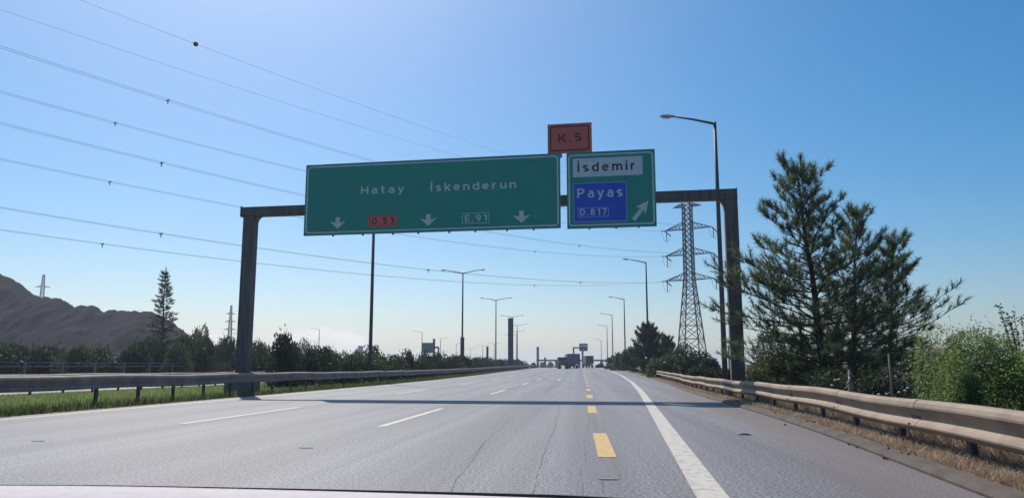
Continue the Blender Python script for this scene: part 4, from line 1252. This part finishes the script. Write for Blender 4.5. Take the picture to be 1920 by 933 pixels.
for i, (px, pt, D, wp, n, mt, lb) in enumerate([
    (1270, 646, 100, 56, 3200, M_treemid, 'olive green tree at the foot of the large pylon'),
    (1300, 658, 84, 62, 3600, M_treedark, 'dark rounded tree in front of the large pylon legs'),
    (1332, 668, 70, 48, 3000, M_hedge, 'dark shrub close to the nearest lamp pole'),
    (1255, 668, 78, 80, 3400, M_treemid, 'wide olive shrub along the guardrail below the pylon'),
    (1188, 652, 122, 46, 2600, M_treemid, 'light olive shrub under the third kerb side lamp'),
    (1166, 658, 150, 36, 1800, M_treemid, 'small round olive shrub near the third and fourth lamps'),
    (1150, 666, 185, 26, 1200, M_treedark, 'small dark shrub where the guardrail ends'),
    (1124, 684, 250, 16, 700, M_treedark, 'tiny dark shrub beside the tall brown lorry'),
    (1318, 684, 52, 56, 2600, M_hedge, 'low dark shrub behind the guardrail before the nearest lamp'),
    (1362, 690, 42, 40, 2000, M_hedge, 'small shrub between the lamp pole and the gantry post')]):
    bush_px('verge_tree' if pt < 670 else 'verge_shrub', px, pt, D, wp, n, .0032 * D + .04, .0008 * D + .012, mt, lb, 60 + i, 'tree' if pt < 670 else 'bush', 9, cl)

# inverted L pole past the gantry
q = bz(1367.5, 105); t = at(1367, 648, 105)
lp = tag(empty('metal_post', q), 'short inverted L shaped grey post seen between the lamp pole and the gantry post', 'post')
MB().tube([q, (q[0], 105, t.z)], .1, 8).build('upright', M_galv, lp); MB().box((t.x - .3, 105, t.z - .06), (.9, .14, .14)).build('arm', M_galv, lp)

# ------------------------------------------------------------------ far side: trees, conifer, hedge
pF = bz(301, 100); HF = at(298, 508, 100).z - pF[2]
pine('conifer_tree', pF, HF, .2, (-.25, 0), 30, lambda t: float(np.interp(t, [0, .15, .45, .7, .9, 1], [2.9, 2.8, 1.9, 1.05, .5, .2])), lambda t: -.1 + .35 * t, 9, .34, .024, M_needledark,
     'tall slim conifer standing alone in front of the spoil heap', zlow=.03, per=5, dens=2.0, curl=.45, seed=41, twigr=1.3)
gt = 'dark trees beyond the opposite road'
vari = {}
band = [(-40, 640, 74, 90), (20, 646, 75, 90), (82, 648, 72, 84), (140, 650, 71, 80), (196, 648, 74, 84), (246, 644, 76, 70), (268, 640, 88, 56), (336, 628, 96, 50), (360, 618, 102, 34), (378, 612, 104, 36), (402, 624, 98, 44), (428, 634, 95, 42),
        (462, 640, 100, 50), (490, 644, 104, 44), (516, 646, 110, 40), (540, 650, 96, 44), (563, 636, 104, 42), (590, 648, 95, 46), (612, 656, 92, 44), (636, 655, 98, 46), (660, 660, 100, 42), (690, 664, 112, 40), (300, 640, 84, 60), (335, 645, 80, 60), (440, 655, 84, 60), (380, 645, 84, 60), (480, 660, 80, 60), (525, 662, 82, 60)]
desc = ['wide', 'rounded', 'low', 'ragged', 'dense', 'bushy', 'upright', 'spreading']
where = ['at the very edge of the photo', 'under the highest part of the heap', 'below the small pylon on the heap', 'under the middle of the heap', 'before the flat part of the heap', 'just before the slim conifer', 'touching the slim conifer',
         'just past the slim conifer', 'beside the faint tiny pylon', 'tallest by the foot of the heap', 'between the heap and the gantry post', 'at the foot of the small far pylon', 'seen just past the gantry post',
         'below the low white cloud', 'below the middle of the cloud', 'under the lone lamp, lower one', 'tall one just before the lone lamp', 'at the lone lamp pole', 'just past the lone lamp', 'before the first hedge bushes', 'over the first hedge bushes', 'behind the tall dark lamp pole',
         'hiding the foot of the slim conifer', 'lower one just past the slim conifer', 'hiding the foot of the far pylon', 'lower one at the foot of the heap', 'lower one past the gantry post', 'lower one under the cloud']
for i, (px, pt, D, wp) in enumerate(band):
    b = bz(px, D); h = at(px, pt, D).z - b[2]; rx = wp * D / FPX / 2 * 1.15
    kind = i % 5
    tall = h > 4.6
    key = (kind, tall)
    if key not in vari:
        mt = (M_treedark, M_hedge, M_treedark, M_treemid, M_hedge)[kind]
        o = shrub('dark_tree', (0, 0, 0), 1.0, 1.0, 1.0, 4600, .09, .032, mt, 'x', 'tree', gt, 10 if not tall else 13, 100 + kind + 10 * tall, .3, 0.0, .03, .2)
        vari[key] = o; c_ = o
    else: c_ = copy_tree(vari[key])
    c_.location = b; c_.scale = (rx, rx, h); c_.rotation_euler = (0, 0, i * 1.7)
    tag(c_, f'{desc[(i * 3) % 8]} dark tree beyond the opposite road, {where[i]}', 'tree', gt)
hp_ = []
for k_ in range(4):
    hp_.append(shrub('hedge_bush', (0, 0, 0), 1.0, 1.0, 1.0, 2200, .11, .034, (M_hedge, M_treedark, M_hedge, M_treemid)[k_], 'x', 'bush', 'bushes of the median hedge', 8, 200 + k_, .4, 0.0, .03, .25))
usedh = [False] * 4
hd = 46.0; i = 0
while hd < 238:
    kk = int(rng.choice(4, p=[.36, .3, .26, .08]))
    o = hp_[kk] if not usedh[kk] else copy_tree(hp_[kk]); usedh[kk] = True
    lat = -17.2 + rng.uniform(-.7, .7)
    h = float(np.interp(hd, [46, 64, 134, 238], [2.7, 2.5, 2.25, 2.1])) * rng.uniform(.72, 1.2)
    o.location = (x_lat(lat, hd), hd, rise(hd) - .1); q_ = rng.uniform(1.15, 1.75); o.scale = (q_, q_, h); o.rotation_euler = (0, 0, i * 2.1)
    tag(o, 'dark green bush in the unclipped hedge row along the median', 'bush', 'bushes of the median hedge')
    hd += 2.1 + hd * .004; i += 1
for i, (px, pt, D, wp) in enumerate([(1000, 680, 330, 10), (1017, 676, 400, 10), (1032, 678, 410, 16), (1044, 676, 420, 14), (985, 684, 250, 12)]):
    bush_px('far_tree', px, pt, D, wp, 500, .9, .3, M_treedark, ['small dark shrub at the end of the median hedge', 'small far tree beside the stubby chimney', 'round far tree between the stubby chimney and the flatbed lorry', 'far tree just behind the flatbed lorry', 'last small shrub of the hedge, near the end of the guardrail'][i], 300 + i, 'tree' if i else 'bush', 6, 'far trees ahead')
# rail far across the bend
fr_, _ = guardrail('guardrail', 'distant guardrail crossing below the far trees where the road bends', lambda d: 3.0 + (d - 235) * .17, 235, 330, .9, .4, [238 + 6 * k for k in range(14)], 1, None)

# ------------------------------------------------------------------ factory and town on the skyline
def block(name, px0, px1, pt, D, label, mt, cat='building'):
    a, b = at(px0, pt, D), at(px1, pt, D); z0 = rise(D) - 3
    r_ = tag(empty(name, ((a.x + b.x) / 2, D, z0)), label, cat)
    w_ = b.x - a.x
    MB().box(((a.x + b.x) / 2, D + 6, (z0 + a.z) / 2), (w_, 12, a.z - z0)).build('wall', mt, r_)
    MB().box(((a.x + b.x) / 2, D + 6, a.z + .3), (w_ * 1.03, 12.4, .6)).build('roof', M_concrete, r_)
    m = MB(); nfl = max(2, int((a.z - 1) / 3))
    for f in range(nfl):
        for k in range(5):
            m.box((a.x + w_ * (k + .5) / 5, D - .05, 1.5 + 3 * f), (w_ * .11, .08, 1.3))
    m.build('window', M_glass, r_)
block('factory_block', 666, 671, 655, 620, 'hazy factory block with a narrow tower beyond the median hedge', M_plant)
block('factory_tower', 671, 676, 649, 630, 'hazy factory tower beside the lower factory block', M_plant)
for i, (a, b, t) in enumerate([(1386, 1391, 684), (1392, 1400, 681), (1401, 1409, 683), (1411, 1417, 682)]):
    block('town_building', a, b, t, 1100, ['pale far building nearest the gantry post', 'widest pale far building past the gantry post, flat roofed', 'low pale far building between two taller ones', 'pale far building next to the pine branches'][i], M_city)

# ------------------------------------------------------------------ small things on the road
q = gp(1396, 816)
m = MB(); m.tube([(q[0] - .09, q[1], .012), (q[0] - .03, q[1] + .03, .022), (q[0] + .05, q[1] + .01, .02), (q[0] + .1, q[1] - .03, .01)], [.006, .012, .014, .006], 6)
o = m.build('tyre_scrap', M_tyre, None, (q[0], q[1], 0)); tag(o, 'black scrap of tyre lying on the shoulder near the guardrail', 'debris')
for px, py, lb in ((72, 827, 'flat pale scrap of litter on the lane by the left edge line'), (575, 840, 'small flat scrap lying on the middle lane'), (1142, 899, 'thin pale stick lying on the lane close to the edge line')):
    q = gp(px, py); m = MB(); rd = random.Random(px)
    m.plate([(-.1, -.008), (-.02, -.015), (.08, -.01), (.09, .008), (.0, .015), (-.08, .012)], Vector((q[0], q[1], .006)), Vector((1, 0, 0)), Vector((0, 1, 0)), .008)
    o = m.build('litter_scrap', M_head, None, (q[0], q[1], 0)); tag(o, lb, 'litter')
cl_ = MB(); rd = random.Random(9)
for k in range(70):
    d = 9 + rd.random() ** 1.5 * 60; x = x_kerb(d) + rd.gauss(.05, .25); s = rd.uniform(.006, .024)
    cl_.lathe((x, d, rise(d) + .02 + (.07 if x > x_kerb(d) else 0)), [(s * .4, -s * .6), (s, -.2 * s), (s * .8, s * .4), (s * .3, s * .6)], 6)
o = cl_.build('gravel', M_kerb); tag(o, kind='stuff')

# ------------------------------------------------------------------ dashboard of the car the view is from
edge = [(-700, 906), (-300, 907), (0, 910), (150, 910.5), (300, 913), (480, 917), (640, 921), (850, 927), (1040, 933), (1300, 946), (1700, 975), (2300, 1030)]
db = tag(empty('car_dashboard', (0, .5, .55)), 'pale grey dashboard top of the car along the bottom of the view', 'dashboard')
fe = [at(x, y, .80) for x, y in edge]
vs, fs = [], []
rowsD = [(0, -.30, .87), (0, -.05, .83), (0, -.012, .81), (0, 0, .80), (0, -.004, .72), (0, -.02, .58), (0, -.07, .42), (0, -.2, .34), (0, -.45, .32)]
for _, dz, y in rowsD:
    for p in fe: vs.append((p.x, y, p.z + dz))
m_ = len(fe)
for j in range(len(rowsD) - 1):
    for i in range(m_ - 1): fs.append((j * m_ + i, j * m_ + i + 1, (j + 1) * m_ + i + 1, (j + 1) * m_ + i))
MB().add(vs, fs, True).build('top_pad', M_dash, db)
se = []
for (x, y), p in zip(edge, fe):
    r_ = float(np.interp(x, [0, 300, 640, 1040, 2300], [.0003, .0005, .0011, .0019, .003])); se.append((Vector((p.x, .812, p.z + r_ * .5 - .001)), r_))
MB().tube([s[0] for s in se], [s[1] for s in se], 8).build('windscreen_seal', M_seal, db)

# ------------------------------------------------------------------ haze
hz = MB().box((0, 2370, 29), (8400, 5100, 66)).build('haze', M_head)
hm = bpy.data.materials.new('haze_air'); hm.use_nodes = True
hn, hl = hm.node_tree.nodes, hm.node_tree.links
hn.clear()
ho = hn.new('ShaderNodeOutputMaterial'); pv = hn.new('ShaderNodeVolumePrincipled')
pv.inputs['Color'].default_value = (.79, .85, .99, 1)
pv.inputs['Density'].default_value = HAZE
pv.inputs['Anisotropy'].default_value = .5
hl.new(pv.outputs[0], ho.inputs['Volume'])
hz.data.materials.clear(); hz.data.materials.append(hm)
tag(hz, kind='stuff')
